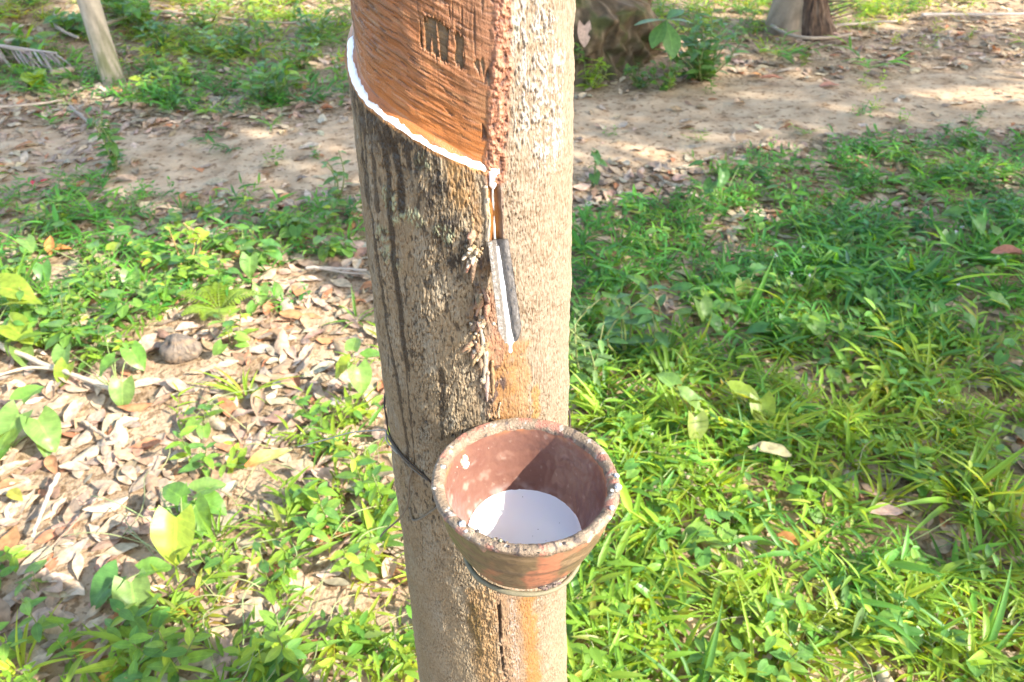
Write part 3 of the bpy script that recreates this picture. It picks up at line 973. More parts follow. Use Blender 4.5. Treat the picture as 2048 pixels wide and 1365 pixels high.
cout = mixc(cout, (.08, .055, .035), sst(.32, .5, nB) * .5)
cout = mixc(cout, (.06, .045, .04), sst(.020, .006, np.hypot(((AA + 1.15 + PI) % (2 * PI) - PI) * CR * .7, ZZ_ + CH * .86) + .006 * nB) * sst(-.25, .1, nA))
cout = mixc(cout, (.06, .045, .03), sst(.004, .001, np.abs(ZZ_ + CH * .44)) * .55)
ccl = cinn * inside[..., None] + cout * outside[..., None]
rimm = sst(.006, .001, -ZZ_)
ccl = mixc(ccl, (.40, .155, .095), rimm * .5)
rgh = np.where(inside > .5, .30, .42) + .12 * sst(0, .5, nB)
RRd = RR_ + (.0005 * nA + .0002 * nB) * np.where(RR_ > .02, 1, 0) * np.where(inside > .5, -1, 1)
V = np.stack([RRd * np.cos(AA), RRd * np.sin(AA), ZZ_ + 0 * AA], -1).reshape(-1, 3) @ TILT.T
V = V + np.array([0, 0, CH])
col = np.concatenate([ccl, rgh[..., None]], -1).reshape(-1, 4)
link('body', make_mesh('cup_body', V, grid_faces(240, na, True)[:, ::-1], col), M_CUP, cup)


def cpt(a, r, z):
    """point in the cup frame (r in rim radii, z below the rim)"""
    p = np.array([r * CR * math.cos(a), r * CR * math.sin(a), z]) @ TILT.T
    return p + CUPC


# mud and dried latex crust on the rim
na2, nc = 520, 18
A_ = np.linspace(0, 2 * PI, na2, endpoint=False); u = np.linspace(0, 1, nc)
AA, UU = np.meshgrid(A_, u, indexing='ij')
cov = fbm(np.cos(AA) * 2.2 + 4, np.sin(AA) * 2.2, 4, 721)
lumpy = fbm(AA * CR / .0030, UU * 5, 3, 727); lump2 = fbm(AA * CR / .014, UU * 1.3, 3, 729)
thick = (.0007 + .0007 * lump2 + .00022 * lumpy) * sst(-.35, .1, cov + .35)
bare = sst(.0, .25, np.cos(AA - 1.35) - .80) + sst(.0, .15, np.cos(AA + 1.2) - .95)
thick = np.clip(thick * (1 - .5 * np.clip(bare, 0, 1)), 0, None) + .0004 - .0010 * (np.abs(UU - .5) * 2) ** 6
# follow the rim profile from outside (.958,-.006) over the top to inside
rp = np.interp(UU, [0, .2, .4, .6, .8, 1], [.965, .988, .968, .92, .878, .864]); zp = np.interp(UU, [0, .2, .4, .6, .8, 1], [-.0075, -.0025, .0, .0, -.002, -.0065])
nr = np.interp(UU, [0, .25, .5, .75, 1], [1, .7, 0, -.6, -1]); nz_ = np.interp(UU, [0, .25, .5, .75, 1], [.1, .7, 1, .8, .1])
lowr = .004 * sst(.1, .6, lump2) 
rp_ = rp * CR + nr * thick; zp_ = zp + nz_ * thick * .9 - lowr * (UU < .12)
V = np.stack([rp_ * np.cos(AA), rp_ * np.sin(AA), zp_], -1).reshape(-1, 3) @ TILT.T + np.array([0, 0, CH])
cl = np.zeros(AA.shape + (3,)); cl[:] = (.165, .12, .08)
cl = mixc(cl, (.27, .20, .135), sst(0, .5, lump2))
cl = mixc(cl, (.05, .038, .035), sst(.22, .42, fbm(AA * CR / .008 + 9, UU * 2.2, 4, 731) + .10 * sst(0, -1, np.sin(AA))) * .85)
cl = mixc(cl, (.55, .52, .48), sst(.45, .6, fbm(AA * CR / .006 + 2, UU * 2.5, 2, 737)) * .4)
cl = mixc(cl, (.30, .125, .085), sst(.05, .35, fbm(AA * CR / .013 + 5, UU * 1.2, 3, 739) + .22 * np.clip(bare, 0, 1) - .08) * .8)
link('rim_crust', make_mesh('rim_crust', V, grid_faces(na2, nc)[:, ::-1] if False else np.vstack([grid_faces(na2, nc), np.array([[(na2 - 1) * nc + j, (na2 - 1) * nc + j + 1, j + 1, j] for j in range(nc - 1)])[:, [0, 1, 2, 3]][:, [0, 1, 2, 3]][:, ::1] if False else np.array([[(na2 - 1) * nc + j, (na2 - 1) * nc + j + 1, j + 1, j] for j in range(nc - 1)])])[:, ::-1] if False else np.array([[i * nc + j, ((i + 1) % na2) * nc + j, ((i + 1) % na2) * nc + j + 1, i * nc + j + 1] for i in range(na2) for j in range(nc - 1)]), cl.reshape(-1, 3)), M_CRUST, cup)
# lumps: dark dirt crumbs, white dried drops, and one yellowish lump on the inner wall
mb = MB()
for i in range(34):
    a = random.gauss(-1.8, .45)
    r = random.uniform(.895, .985)
    mb.ball(cpt(a, r, random.uniform(-.001, .0015)), random.uniform(.0004, .0011), jit(random.choice([(.05, .04, .035), (.12, .09, .06), (.2, .15, .1)]), .3), 8, .7, i, (1.5, 1.5, .6))
o = mb.build('dirt_crumb', M_CRUST); under(o, cup); mb = MB()
for i in range(16):
    a = random.gauss(-1.15, .14); zc_ = -CH * .86 + random.gauss(0, .003)
    mb.ball(cpt(a, .685 + .01 * random.random(), zc_), random.uniform(.0010, .0026), jit(random.choice([(.08, .06, .05), (.16, .12, .09)]), .3), 10, .9, i + 200, (1.2, .7, .7))
o = mb.build('dirt_crumb', M_CRUST); under(o, cup)
mb = MB()
WH = (.62, .60, .57)
for i in range(7):
    a = random.choice([random.gauss(0.15, .18), random.gauss(-.35, .2), random.gauss(2.45, .25), random.gauss(3.7, .2), random.gauss(2.9, .3)])
    mb = MB(); mb.ball(cpt(a, random.uniform(.90, .985), random.uniform(.0, .0010)), random.uniform(.0008, .0018), jit((.40, .36, .31), .12), 8, .4, i + 300, (1.3, 1.3, .6))
    under(mb.build('latex_drop', M_DRIED), cup)
for a, rr_, z_, r_ in ((3.95, .925, .0015, .0036), (-.12, .97, .001, .0042), (.05, .965, .001, .003), (-.45, .96, .0015, .0028)):
    mb = MB(); mb.ball(cpt(a, rr_, z_), r_ * .7, (.46, .44, .41), 10, .35, int(abs(a) * 90), (1, 1.1, .75))
    under(mb.build('latex_drop', M_DRIED), cup)
mb = MB()
mb.ball(cpt(2.52, .855, -.0165), .0052, (.62, .56, .40), 12, .4, 11, (.8, .9, 1.1))
mb.ball(cpt(2.50, .845, -.0225), .0036, (.62, .57, .43), 10, .4, 12)
for i in range(16):
    mb.ball(cpt(random.uniform(1.2, 3.3), .845 + .01 * random.random(), -random.uniform(.016, .030)), random.uniform(.0005, .0014), jit((.5, .42, .33), .2), 6, .5, i + 400)
o = mb.build('latex_lump', M_DRIED); under(o, cup)
# liquid in the cup
RL = np.interp(LZ, pr[::-1, 1][:20], (pr[::-1, 0])[:20]) if False else None
inn = pr2[ir:]
RL = float(np.interp(-LZ, -inn[:, 1], inn[:, 0]))
mb = MB()
rad = np.array([.002, .15, .35, .55, .75, .88, .95, .985, 1.005]) * RL
zl = np.array([0, 0, 0, 0, 0, 0, .0001, .0004, .0012])
A_ = np.linspace(0, 2 * PI, 120, endpoint=False)
V = np.stack([rad[:, None] * np.cos(A_), rad[:, None] * np.sin(A_) * 1, zl[:, None] + 0 * A_], -1).reshape(-1, 3)
V = V + CUPC + np.array([0, 0, LZ]) + np.array([LZ * -TILT[0, 2] * 0, 0, 0])
V2 = V.copy(); V2[:, 2] -= .004; V2[:, :2] = CUPC[:2] + (V2[:, :2] - CUPC[:2]) * .985
mb.add(V, grid_faces(9, 120, True), (.83, .86, .89))
mb.add(V2, grid_faces(9, 120, True)[:, ::-1], (.78, .78, .78))
for i in range(7):
    a = random.uniform(0, 2 * PI); r = random.random() ** .5 * RL * .93
    mb.ball(CUPC + np.array([r * math.cos(a), r * math.sin(a), LZ + .0001]), random.uniform(.0002, .0004), (.2, .17, .16), 6, .3, i)
lq = mb.build('liquid_latex', M_LATEX, loc=tuple(CUPC + np.array([0, 0, LZ])))
tag(lq, 'pool of smooth white latex filling the bottom of the brown cup', 'latex')

# ------------------------------------------------------------------ 4. wire hanger
wr = empty('wire_hanger', tuple(trunk_pt(*p2t(850, 945))))
tag(wr, 'thin dark wire tied round the trunk and looped under the cup', 'wire')
BLK = (.05, .036, .026); GRW = (.13, .105, .075)


def onb(l, off=.0014): return [trunk_pt(a, b, off) for a, b in P2T(l)]


def smooth_pts(P, n=40):
    P = np.asarray(P, float); t = np.linspace(0, len(P) - 1, n); i = np.clip(np.floor(t).astype(int), 0, len(P) - 2); f = (t - i)[:, None]
    p0 = P[np.clip(i - 1, 0, len(P) - 1)]; p1 = P[i]; p2 = P[i + 1]; p3 = P[np.clip(i + 2, 0, len(P) - 1)]
    return .5 * (2 * p1 + (p2 - p0) * f + (2 * p0 - 5 * p1 + 4 * p2 - p3) * f * f + (3 * p1 - p0 - 3 * p2 + p3) * f ** 3)


mb = MB()
w0 = p2t(775, 830); 
fr = onb([(775, 830), (782, 868), (800, 900), (826, 927), (850, 948), (872, 972)], .0016)
back = [trunk_pt(w0[0] - d, w0[1] + .012 * d / .02 * .25, .0016) for d in np.linspace(.27, .01, 40)]
mb.tube(smooth_pts(back + fr, 160), .0009, BLK, 8)
fr2 = onb([(778, 868), (797, 898), (824, 930), (858, 958)], .0026)
mb.tube(smooth_pts(fr2, 40), .0009, GRW, 8)
# the far side of the loop comes back to the cup on the right
rt = p2t(1120, 900)
mb.tube([trunk_pt(s, rt[1] + .004, .0016) for s in np.linspace(.03, .27, 40)], .0011, BLK, 8)
under(mb.build('wire_loop', M_WIRE), wr)
mb = MB()
kn = np.array(onb([(829, 935)], .0025)[0])
P = [kn, *[np.array(q) for q in onb([(824, 965), (822, 1000)], .0035)]]
q2 = np.array(onb([(812, 1030)], .006)[0]); q3 = np.array(onb([(800, 1060)], .010)[0]) + np.array([-.008, 0, 0]); 
mb.tube(smooth_pts(P + [q2, q3, q3 + np.array([-.006, 0, -.010])], 40), .0010, GRW, 8)
P = onb([(822, 1015), (829, 1038), (846, 1034), (868, 1018), (885, 1005)], .0018)
mb.tube(smooth_pts(P, 30), .0011, (.13, .11, .08), 8)
# loose pale end sticking out to the left
e0 = np.array(onb([(800, 905)], .003)[0]); e1 = np.array(onb([(784, 880)], .005)[0])
d_ = project(e1)[2]
def at_depth(px, py, dd): return np.array([0, 0, CAMZ]) + ray(px, py) * dd
P = [e0, e1, at_depth(771, 862, d_ + .01), at_depth(755, 861, d_ + .015), at_depth(700, 866, d_ + .03), at_depth(650, 880, d_ + .045), at_depth(596, 894, d_ + .055)]
mb.tube(smooth_pts(P, 60), .0007, (.30, .27, .21), 8)
under(mb.build('wire_end', M_WIRE), wr)
mb = MB()
ring = [cpt(a, .655, -CH * .985) for a in np.linspace(0, 2 * PI, 80)]
ring = [p + np.array([0, 0, -.0015 + .0015 * math.sin(3 * i / 12)]) for i, p in enumerate(ring)]
mb.tube(ring, .0022, (.15, .13, .08), 10, .2, 5)
lk = [cpt(2.2, .665, -CH * .985), cpt(2.6, .74, -CH * .9), cpt(2.75, .86, -CH * .6), np.array(onb([(870, 1000)], .002)[0]), np.array(fr[-1])]
mb.tube(smooth_pts(lk, 30), .0012, BLK, 8)
under(mb.build('cup_ring', M_WIRE), wr)

# ------------------------------------------------------------------ 5. ground and path
build_ground()


# ------------------------------------------------------------------ 6. other trees and the mound
def young_tree(name, label, base, top, r0, r1, col, extra=None, crown=None, group=None, flare=1.5, mossy=0):
    base = np.asarray(base, float); top = np.asarray(top, float)
    root = empty(name, tuple(base)); tag(root, label, 'tree', group)
    t = np.linspace(0, 1, 120); A_ = np.linspace(0, 2 * PI, 48, endpoint=False)
    T_, AA = np.meshgrid(t, A_, indexing='ij')
    H = np.linalg.norm(top - base)
    zz_ = T_ * H
    R = r0 + (r1 - r0) * T_ + r0 * (flare - 1) * np.exp(-zz_ / (r0 * 1.5)) * (1 + .12 * np.sin(3 * AA + 1))
    R = R * (1 + .05 * fbm(np.cos(AA) * 1.4 + 3, np.sin(AA) * 1.4 + zz_ / .3, 3, int(r0 * 1e4)))
    C = base[None, None] + (top - base)[None, None] * T_[..., None] + np.array([0, 0, -.06])
    C = C + (np.sin(T_ * PI) * .04)[..., None] * np.array([1, .4, 0])
    V = C + np.stack([R * np.cos(AA), R * np.sin(AA), 0 * R], -1)
    n1 = fbm(np.cos(AA) * 2, np.sin(AA) * 2 + zz_ / .12, 3, 811)
    c = np.broadcast_to(np.asarray(col), V.shape).copy()
    c = mixc(c, np.asarray(col) * .65, sst(0, .5, n1)); c = mixc(c, np.asarray(col) * 1.25, sst(.1, .5, -n1) * .7)
    if mossy: c = mixc(c, (.16, .17, .06), sst(.5, .05, zz_) * mossy * sst(-.3, .3, n1))
    o = under(link('trunk', make_mesh('trunk', V.reshape(-1, 3), grid_faces(120, 48, True), c.reshape(-1, 3)), M_TREE), root)
    tp = top + np.array([0, 0, -.06])
    if crown:
        tips, clumps, nl, L = crown
        mb = MB(); limbs(mb, tp, r1 * .7, tips, col)
        if mb.V: under(mb.build('limb', M_TREE), root)
        under(link('crown', canopy_mesh(clumps, nl, L, keep_shade), M_CANOPY), root)
    return root


lb = G(228, 166)
lt = lb + np.array([-.35, .35, 3.2])
tips = [tuple(lt + np.array([math.cos(a) * .9, math.sin(a) * .9, .9])) for a in (0, 1.3, 2.5, 3.7, 5)]
cl = [((t[0] + rng.normal(0, .3), t[1] + rng.normal(0, .3), t[2] + rng.normal(.1, .3)), .45) for t in tips for _ in range(2)]
young_tree('young_tree', 'slim smooth grey young tree leaning at the upper left beyond the path', lb, lt, .058, .035, (.36, .295, .215), crown=(tips, cl, 70, .12), flare=1.25, mossy=.8)
rb = G(1578, 62)
rt_ = rb + np.array([.05, .15, 4.2])
tips = [tuple(rt_ + np.array([math.cos(a) * 1.3, math.sin(a) * 1.3, 1.2])) for a in (.4, 1.5, 2.6, 3.8, 5.3)]
cl = [((t[0] + rng.normal(0, .4), t[1] + rng.normal(0, .4), t[2] + rng.normal(.1, .4)), .55) for t in tips for _ in range(3)]
rtree = young_tree('old_tree', 'thick grey tree with flared, blackened foot beyond the path on the right', rb, rt_, .128, .08, (.27, .20, .135), crown=(tips, cl, 90, .13), flare=1.42)
# torn dark bark foot with splinters on its right side
u = np.linspace(0, 1, 60); A_ = np.linspace(-1.75, .9, 80)
UU, AA = np.meshgrid(u, A_, indexing='ij')
edge_ = sst(-1.75, -1.1, AA) * sst(.9, .3, AA)
R = .112 + (.035 + .16 * (1 - UU) ** 1.7 * np.clip(np.cos(AA + .15), 0, 1)) * edge_ * sst(1.0, .85, UU)
R = R * (1 + .09 * fbm(AA * 9, UU * 1.5, 3, 861) * edge_ + .05 * fbm(AA * 20, UU * 6, 2, 863) * edge_)
V = np.stack([rb[0] + R * np.cos(AA), rb[1] + R * np.sin(AA), rb[2] - .03 + .40 * UU * (1 + .12 * fbm(AA * 3, UU * 0, 2, 865))], -1).reshape(-1, 3)
nt_ = fbm(AA * 14, UU * 3, 3, 867)
c = np.zeros(UU.shape + (3,)); c[:] = (.085, .055, .038)
c = mixc(c, (.17, .12, .085), sst(.1, .5, nt_)); c = mixc(c, (.03, .022, .018), sst(.1, .5, -nt_))
under(link('torn_bark', make_mesh('torn_bark', V, grid_faces(60, 80)[:, ::-1], c.reshape(-1, 3)), M_MOUND), rtree)
mb = MB()
for i in range(9):
    a = random.uniform(-.6, .2); z0_ = random.uniform(.03, .2)
    p0 = rb + np.array([math.cos(a) * .19, math.sin(a) * .19, z0_]); p1 = p0 + np.array([random.uniform(.08, .2), random.gauss(0, .04), random.uniform(-.02, .09)])
    mb.tube(np.linspace(p0, p1, 4), [.006, .005, .004, .002], jit((.12, .085, .06), .3), 6, .4, i)
under(mb.build('splinter', M_WOOD), rtree)

# unseen trees added right of the camera; crowns shaped to shade the ground in view
PLACES = [((5.2, -1.6), (2.2, -4.2), (8.0, .8), 'unseen rubber tree added for shade right of the camera, nearest the grass'), ((8.6, .6), (5.6, -2.8), (11.4, 3.2), 'unseen rubber tree added for shade farther right of the camera, level with the trunk'), ((3.6, 2.9), (2.4, .6), (7.4, 5.2), 'unseen rubber tree added for shade right of the grass, just outside the view')]
for (x, y), lo, hi, lab in PLACES:
    b = np.array([x, y, float(gh(x, y))]); t_ = b + np.array([.1, .1, 4.2])
    cl = shade_clumps(lo, hi, 4.6, 7.6, 150, .50)
    tips = [c[0] for c in cl[:60]]
    young_tree('rubber_tree', lab, b, t_, .10, .07, (.36, .30, .23), crown=(tips, cl, 85, .15), flare=1.3)

# earth mound
mc_ = G(1160, 150) + np.array([-.10, .36, 0])
nA_, nZ_ = 200, 110
A_ = np.linspace(0, 2 * PI, nA_, endpoint=False); u = np.linspace(0, 1, nZ_)
UU, AA = np.meshgrid(u, A_, indexing='ij')
prof_r = np.interp(UU, [0, .12, .35, .55, .66, .74, .86, .96, 1], [.62, .55, .48, .43, .36, .27, .22, .12, .005]); prof_z = np.interp(UU, [0, .12, .35, .55, .66, .74, .86, .96, 1], [-.06, .04, .18, .33, .37, .42, .60, .68, .69])
rn = 1 + .30 * fbm(np.cos(AA) * 1.2 + 8, np.sin(AA) * 1.2 + UU * 2, 3, 831) + .13 * fbm(np.cos(AA) * 4, np.sin(AA) * 6 + UU * 6, 3, 833)
rn = rn * (1 + .035 * fbm(AA * 12, UU * 3, 2, 835))
X_ = prof_r * rn * np.cos(AA) + .06 * np.sin(UU * 3); Y_ = prof_r * rn * np.sin(AA)
V = np.stack([X_, Y_, prof_z + .02 * fbm(X_ * 9, Y_ * 9, 2, 837)], -1).reshape(-1, 3)
nm = fbm(AA * 4, UU * 5, 4, 839); ns = fbm(AA * 16, UU * 5, 3, 841)
c = np.zeros(UU.shape + (3,)); c[:] = (.095, .066, .04)
c = mixc(c, (.17, .128, .085), sst(0, .5, ns)); c = mixc(c, (.055, .042, .026), sst(.05, .5, -ns) * .8)
c = mixc(c, (.075, .085, .03), sst(-.05, .4, nm) * .75)
mound = link('earth_mound', make_mesh('earth_mound', V, grid_faces(nZ_, nA_, True), c.reshape(-1, 3)), M_MOUND, loc=tuple(mc_))
tag(mound, 'brown mossy earth mound rising behind the trunk at the top', 'mound')


# ------------------------------------------------------------------ 7. plants
def bush(name, label, cat, base, h, rad, nl, L, W, shape, cols, group=None, stems=5, droop=.25, stemcol=(.16, .18, .06), up=.35):
    base = np.asarray(base, float)
    root = empty(name, tuple(base)); tag(root, label, cat, group)
    ms = MB(); ml = MB()
    per = max(2, nl // stems)
    for k in range(stems):
        a = rng.uniform(0, 2 * PI); rr_ = rad * rng.random() ** .5 * (1 if stems > 1 else .1)
        tip = base + np.array([rr_ * math.cos(a), rr_ * math.sin(a), h * rng.uniform(.65, 1.0)])
        b0_ = base + np.array([.12 * rr_ * math.cos(a), .12 * rr_ * math.sin(a), -.01])
        t = np.linspace(0, 1, 7)[:, None]
        P = b0_ * (1 - t) + tip * t + np.sin(t * PI) * .12 * h * np.array([rng.normal(), rng.normal(), .3])
        ms.tube(P, np.linspace(.0028, .0011, 7) * (1 + h * 2), jit(stemcol, .2), 6)
        for i in range(per):
            f = (i + .8) / per
            p = np.array([np.interp(f, t[:, 0], P[:, j]) for j in range(3)])
            yaw = i * 2.4 + rng.normal(0, .5) + k
            s = rng.uniform(.65, 1.15) * (1.0 - .25 * max(0, f - .75) * 4)
            add_leaf(ml, p, yaw, rng.normal(up, .25), rng.normal(0, .25), L * s, W * s, shape, jit(cols[int(rng.integers(0, len(cols)))], .2), .25, droop, 0, 5)
    under(ms.build('stem', M_STEM), root); under(ml.build('foliage', M_LEAF), root)
    return root


DEEP = [(.065, .165, .040), (.075, .19, .042), (.095, .21, .045), (.11, .24, .045)]
MIDG = [(.095, .22, .042), (.12, .25, .042), (.085, .20, .04), (.155, .28, .045)]
bush('leafy_bush', 'dense dark green bush beside the earth mound', 'bush', G(1405, 158), .31, .28, 290, .085, .035, 'oval', DEEP, stems=26)
bush('leafy_bush', 'small round leaved plant at the right foot of the earth mound', 'plant', G(1330, 180), .16, .11, 70, .045, .034, 'oval', MIDG, stems=9)
bush('leafy_bush', 'lime green weed growing at the left foot of the earth mound', 'plant', G(1180, 178), .17, .09, 46, .075, .026, 'lance', LIMES, stems=7)
bush('leafy_bush', 'bluish green plant growing on the ledge of the earth mound', 'plant', mc_ + np.array([-.05, -.40, .36]), .15, .13, 40, .085, .034, 'oval', [(.09, .19, .08), (.07, .165, .06)], stems=7)
bush('leafy_bush', 'tiny sprig on the face of the earth mound', 'plant', mc_ + np.array([.08, -.50, .12]), .10, .04, 12, .07, .03, 'oval', MIDG, stems=3)
bush('leafy_bush', 'pale green sprigs along the top of the earth mound', 'plant', mc_ + np.array([.05, -.34, .44]), .12, .12, 40, .06, .026, 'oval', MIDG, stems=7)
bush('leafy_bush', 'trailing green herb between the mound face and the sapling stem', 'plant', G(1285, 176), .12, .10, 54, .05, .026, 'oval', DEEP, stems=9)
# big leaved sapling in front of the mound
sb = G(1326, 172) + np.array([0, -.02, 0])
root = empty('sapling', tuple(sb)); tag(root, 'sapling with five large drooping leaves in front of the earth mound', 'sapling')
mb = MB(); st = sb + np.array([-.03, -.02, .36])
mb.tube(smooth_pts([sb, sb + np.array([.02, 0, .15]), st], 12), np.linspace(.005, .003, 12), (.20, .15, .08), 8)
under(mb.build('stem', M_STEM), root)
mb = MB()
for yaw, pit, L in ((-1.25, -.75, .20), (-2.2, -.55, .17), (-3.0, .05, .17), (.1, .0, .16), (.75, .35, .14)):
    add_leaf(mb, st, yaw, pit, rng.normal(0, .1), L, L * .52, 'obovate', jit((.085, .20, .05), .1), .12, .18, 0, 10)
under(mb.build('foliage', M_LEAF), root)
LEFTB = [((300, 55), .26, .17, 70, .10, .045, MIDG, 'broad green bush right behind the leaning young tree'), ((258, 30), .24, .16, 60, .10, .05, DEEP, 'dark green bush half hidden by the leaning young tree'),
         ((330, 85), .20, .15, 55, .08, .035, DEEP, 'dark low bush between the young tree and the fallen stick'), ((470, 100), .20, .16, 60, .08, .034, MIDG, 'green shrub in the middle of the upper left undergrowth'),
         ((540, 185), .20, .12, 60, .085, .034, MIDG, 'upright bright green shrub left of the trunk beyond the path'), ((600, 125), .20, .12, 46, .08, .032, MIDG, 'green shrub standing just left of the orange panel'),
         ((640, 70), .20, .13, 46, .08, .034, MIDG, 'pale green shrub at the top, near the trunk'), ((410, 40), .18, .15, 50, .07, .03, LIMES, 'light green shrub at the top beside the sunlit litter'),
         ((310, 165), .13, .09, 30, .07, .03, LIMES, 'lime green weed right of the young tree foot'), ((370, 150), .14, .08, 26, .075, .03, LIMES, 'lime green weed, second to the right of the young tree'),
         ((60, 105), .18, .14, 34, .13, .055, MIDG, 'broad leaved plant over the dry palm frond'), ((30, 40), .22, .15, 40, .09, .04, DEEP, 'dark bush in the top left corner'),
         ((75, 165), .09, .05, 10, .10, .085, LIMES, 'small heart leaved plant below the dry palm frond'), ((160, 60), .16, .12, 34, .10, .05, DEEP, 'dark green plant left of the leaning young tree'),
         ((700, 165), .16, .08, 20, .07, .03, MIDG, 'small green plant against the left edge of the trunk'), ((520, 30), .16, .15, 50, .07, .032, LIMES, 'bright green shrub at the top centre of the left undergrowth')]
for (x, y), h, r, nl, L, W, cols, lab in LEFTB:
    bush('leafy_bush', lab, 'bush', G(x, y + 14), h, r * 1.15, int(nl * 1.3), L, W, 'oval', cols, 'shrubs beyond the path on the left', stems=max(4, nl // 9))
bush('tall_weed', 'tall loose weed standing in front of the path on the left', 'weed', G(232, 345), .30, .07, 60, .060, .030, 'oval', [(.075, .19, .045), (.10, .22, .05)], stems=5, up=.1)
bush('tall_weed', 'thin tall weed close to the left edge of the trunk', 'weed', G(672, 400), .24, .05, 24, .055, .024, 'oval', [(.085, .19, .05)], stems=3, up=.1)
bush('tall_weed', 'lone thin weed rising right of the trunk by the path', 'weed', G(1182, 372), .20, .035, 9, .055, .045, 'heart', [(.075, .18, .05)], stems=1, up=-.2)
bush('tall_weed', 'small leaved weed standing between orange leaf and fern', 'weed', G(368, 545), .20, .05, 30, .04, .024, 'oval', LIMES, stems=3, stemcol=(.28, .18, .08))
bush('tall_weed', 'pale weed with white tips hugging the right edge of the trunk', 'weed', G(1168, 760), .26, .07, 60, .052, .02, 'lance', [(.14, .23, .08), (.11, .20, .06)], stems=6)
bush('tall_weed', 'bluish green weed right of the trunk above the cup', 'weed', G(1255, 720), .26, .09, 46, .075, .032, 'oval', [(.085, .19, .07), (.07, .17, .05)], stems=6)

# fern
fb = G(440, 625)
root = empty('fern', tuple(fb)); tag(root, 'lime green fern growing in the litter left of the trunk', 'fern')
mf = MB(); ms = MB()
for k in range(11):
    a = k * 2 * PI / 11 + rng.normal(0, .2); L = rng.uniform(.11, .17)
    t = np.linspace(0, 1, 16)[:, None]
    dirv = np.array([math.cos(a), math.sin(a), 0])
    P = fb + dirv * L * t * .8 + np.array([0, 0, 1]) * (t * .95 - t * t * .65) * L
    ms.tube(P, np.linspace(.0014, .0005, 16), (.16, .22, .04), 5)
    for i in range(2, 16):
        s = math.sin(PI * (i / 16) ** .7) * .034 + .004
        for sgn in (-1, 1):
            add_leaf(mf, P[i], a + sgn * 1.25, .1, 0, s, .0085, 'lance', jit((.19, .29, .03), .12), .1, .15, 0, 3)
under(ms.build('stem', M_STEM), root); under(mf.build('frond', M_LEAF), root)


# single large heart-leaved vines in front
def vine(label, base, leaves, stemcol=(.2, .26, .08)):
    base = np.asarray(base, float)
    root = empty('heart_leaf_vine', tuple(base)); tag(root, label, 'vine', 'heart leaved vines')
    ms = MB(); ml = MB()
    for (px, py, hz, L, yaw, pit, col) in leaves:
        tgt = gpix(px, py, float(gh(base[0], base[1])) + hz)
        mid = (base + tgt) / 2 + np.array([0, 0, .02])
        ms.tube(smooth_pts([base, mid, tgt], 10), np.linspace(.0018, .0010, 10), stemcol, 6)
        add_leaf(ml, tgt, yaw, pit, rng.normal(0, .15), L, L * .88, 'heart', jit(col, .12), .24, .24, .25, 12, .07)
    under(ms.build('stem', M_STEM), root); under(ml.build('foliage', M_LEAF), root)


LM = (.19, .27, .03); GN = (.11, .235, .04); PG = (.14, .25, .06); DG = (.08, .20, .05)
vine('heart leaved vine with one big yellow green leaf, left of the cup', G(375, 1085), [(352, 1035, .11, .105, -1.5, -.65, (.24, .31, .035)), (390, 1010, .07, .075, -1.0, -.5, GN), (362, 995, .09, .06, 2.6, .2, GN), (395, 985, .06, .065, .5, .1, PG), (400, 1000, .05, .07, -.3, -.2, GN)])
vine('heart leaved vine on grey litter by the lower left corner', G(215, 1210), [(235, 1155, .05, .085, -2.4, -.4, DG), (262, 1165, .05, .085, -1.2, -.5, PG), (285, 1145, .06, .06, .3, .1, GN)])
vine('drooping vine with pale leaves touching the left edge of the trunk', G(722, 790), [(715, 735, .12, .075, -1.2, -.8, PG), (700, 725, .13, .06, -2.5, -.4, LM), (735, 715, .13, .06, .6, -.1, GN), (705, 700, .15, .05, 1.5, .3, PG)])
vine('leafy vine hanging over the litter below the coconut', G(240, 790), [(245, 765, .07, .075, -1.5, -.8, PG), (262, 700, .08, .07, -.8, -.5, GN), (230, 720, .09, .06, -2.4, -.3, GN), (130, 700, .07, .07, -1.6, -.6, PG), (210, 670, .09, .07, 2.8, 0, GN), (135, 730, .05, .065, -1.9, -.6, LM)])
vine('vine with broad leaves cut off by the left edge', G(20, 900), [(40, 830, .10, .10, -2.0, -.4, PG), (75, 840, .09, .095, -.8, -.5, PG), (45, 800, .11, .07, 1.2, .1, GN), (20, 860, .07, .08, -2.6, -.3, LM), (90, 870, .05, .06, -1.2, -.5, PG)])
vine('sunny vine with yellow green leaves at the left edge above the stick', G(-10, 690), [(15, 650, .10, .10, -.5, -.2, LM), (0, 575, .16, .11, -.2, -.1, LM), (20, 605, .13, .09, .1, .1, LM), (40, 700, .04, .07, -.9, -.3, PG)])
vine('vine with glossy heart leaves around the orange leaf', G(215, 560), [(262, 545, .08, .07, -1.3, -.8, PG), (285, 580, .06, .07, -.5, -.3, PG), (85, 530, .09, .065, -1.2, -.6, DG), (50, 480, .12, .06, -.8, -.2, PG), (225, 500, .12, .05, 1.5, .2, LM), (190, 495, .10, .05, 2.2, .1, GN)])
vine('pair of heart leaves right of the fern', G(520, 605), [(520, 575, .06, .06, -1.4, -.7, PG), (545, 575, .05, .05, -.6, -.4, PG), (510, 610, .04, .045, -2.0, -.4, GN)])
vine('heart leaved seedling with shaded leaves near the trunk left edge', G(490, 540), [(500, 515, .08, .07, -1.6, -.8, PG), (480, 490, .10, .06, 2.5, -.1, DG), (530, 490, .10, .055, .3, -.1, DG), (540, 505, .07, .05, -.4, -.2, DG), (485, 460, .12, .06, 2.8, .1, GN)])
vine('shaded heart leaved plant at the path edge on the right', G(1440, 420), [(1445, 345, .14, .06, -1.7, -.7, DG), (1400, 330, .15, .055, 2.8, -.1, DG), (1480, 330, .14, .055, .2, 0, DG), (1425, 365, .10, .06, -2.3, -.5, DG)])
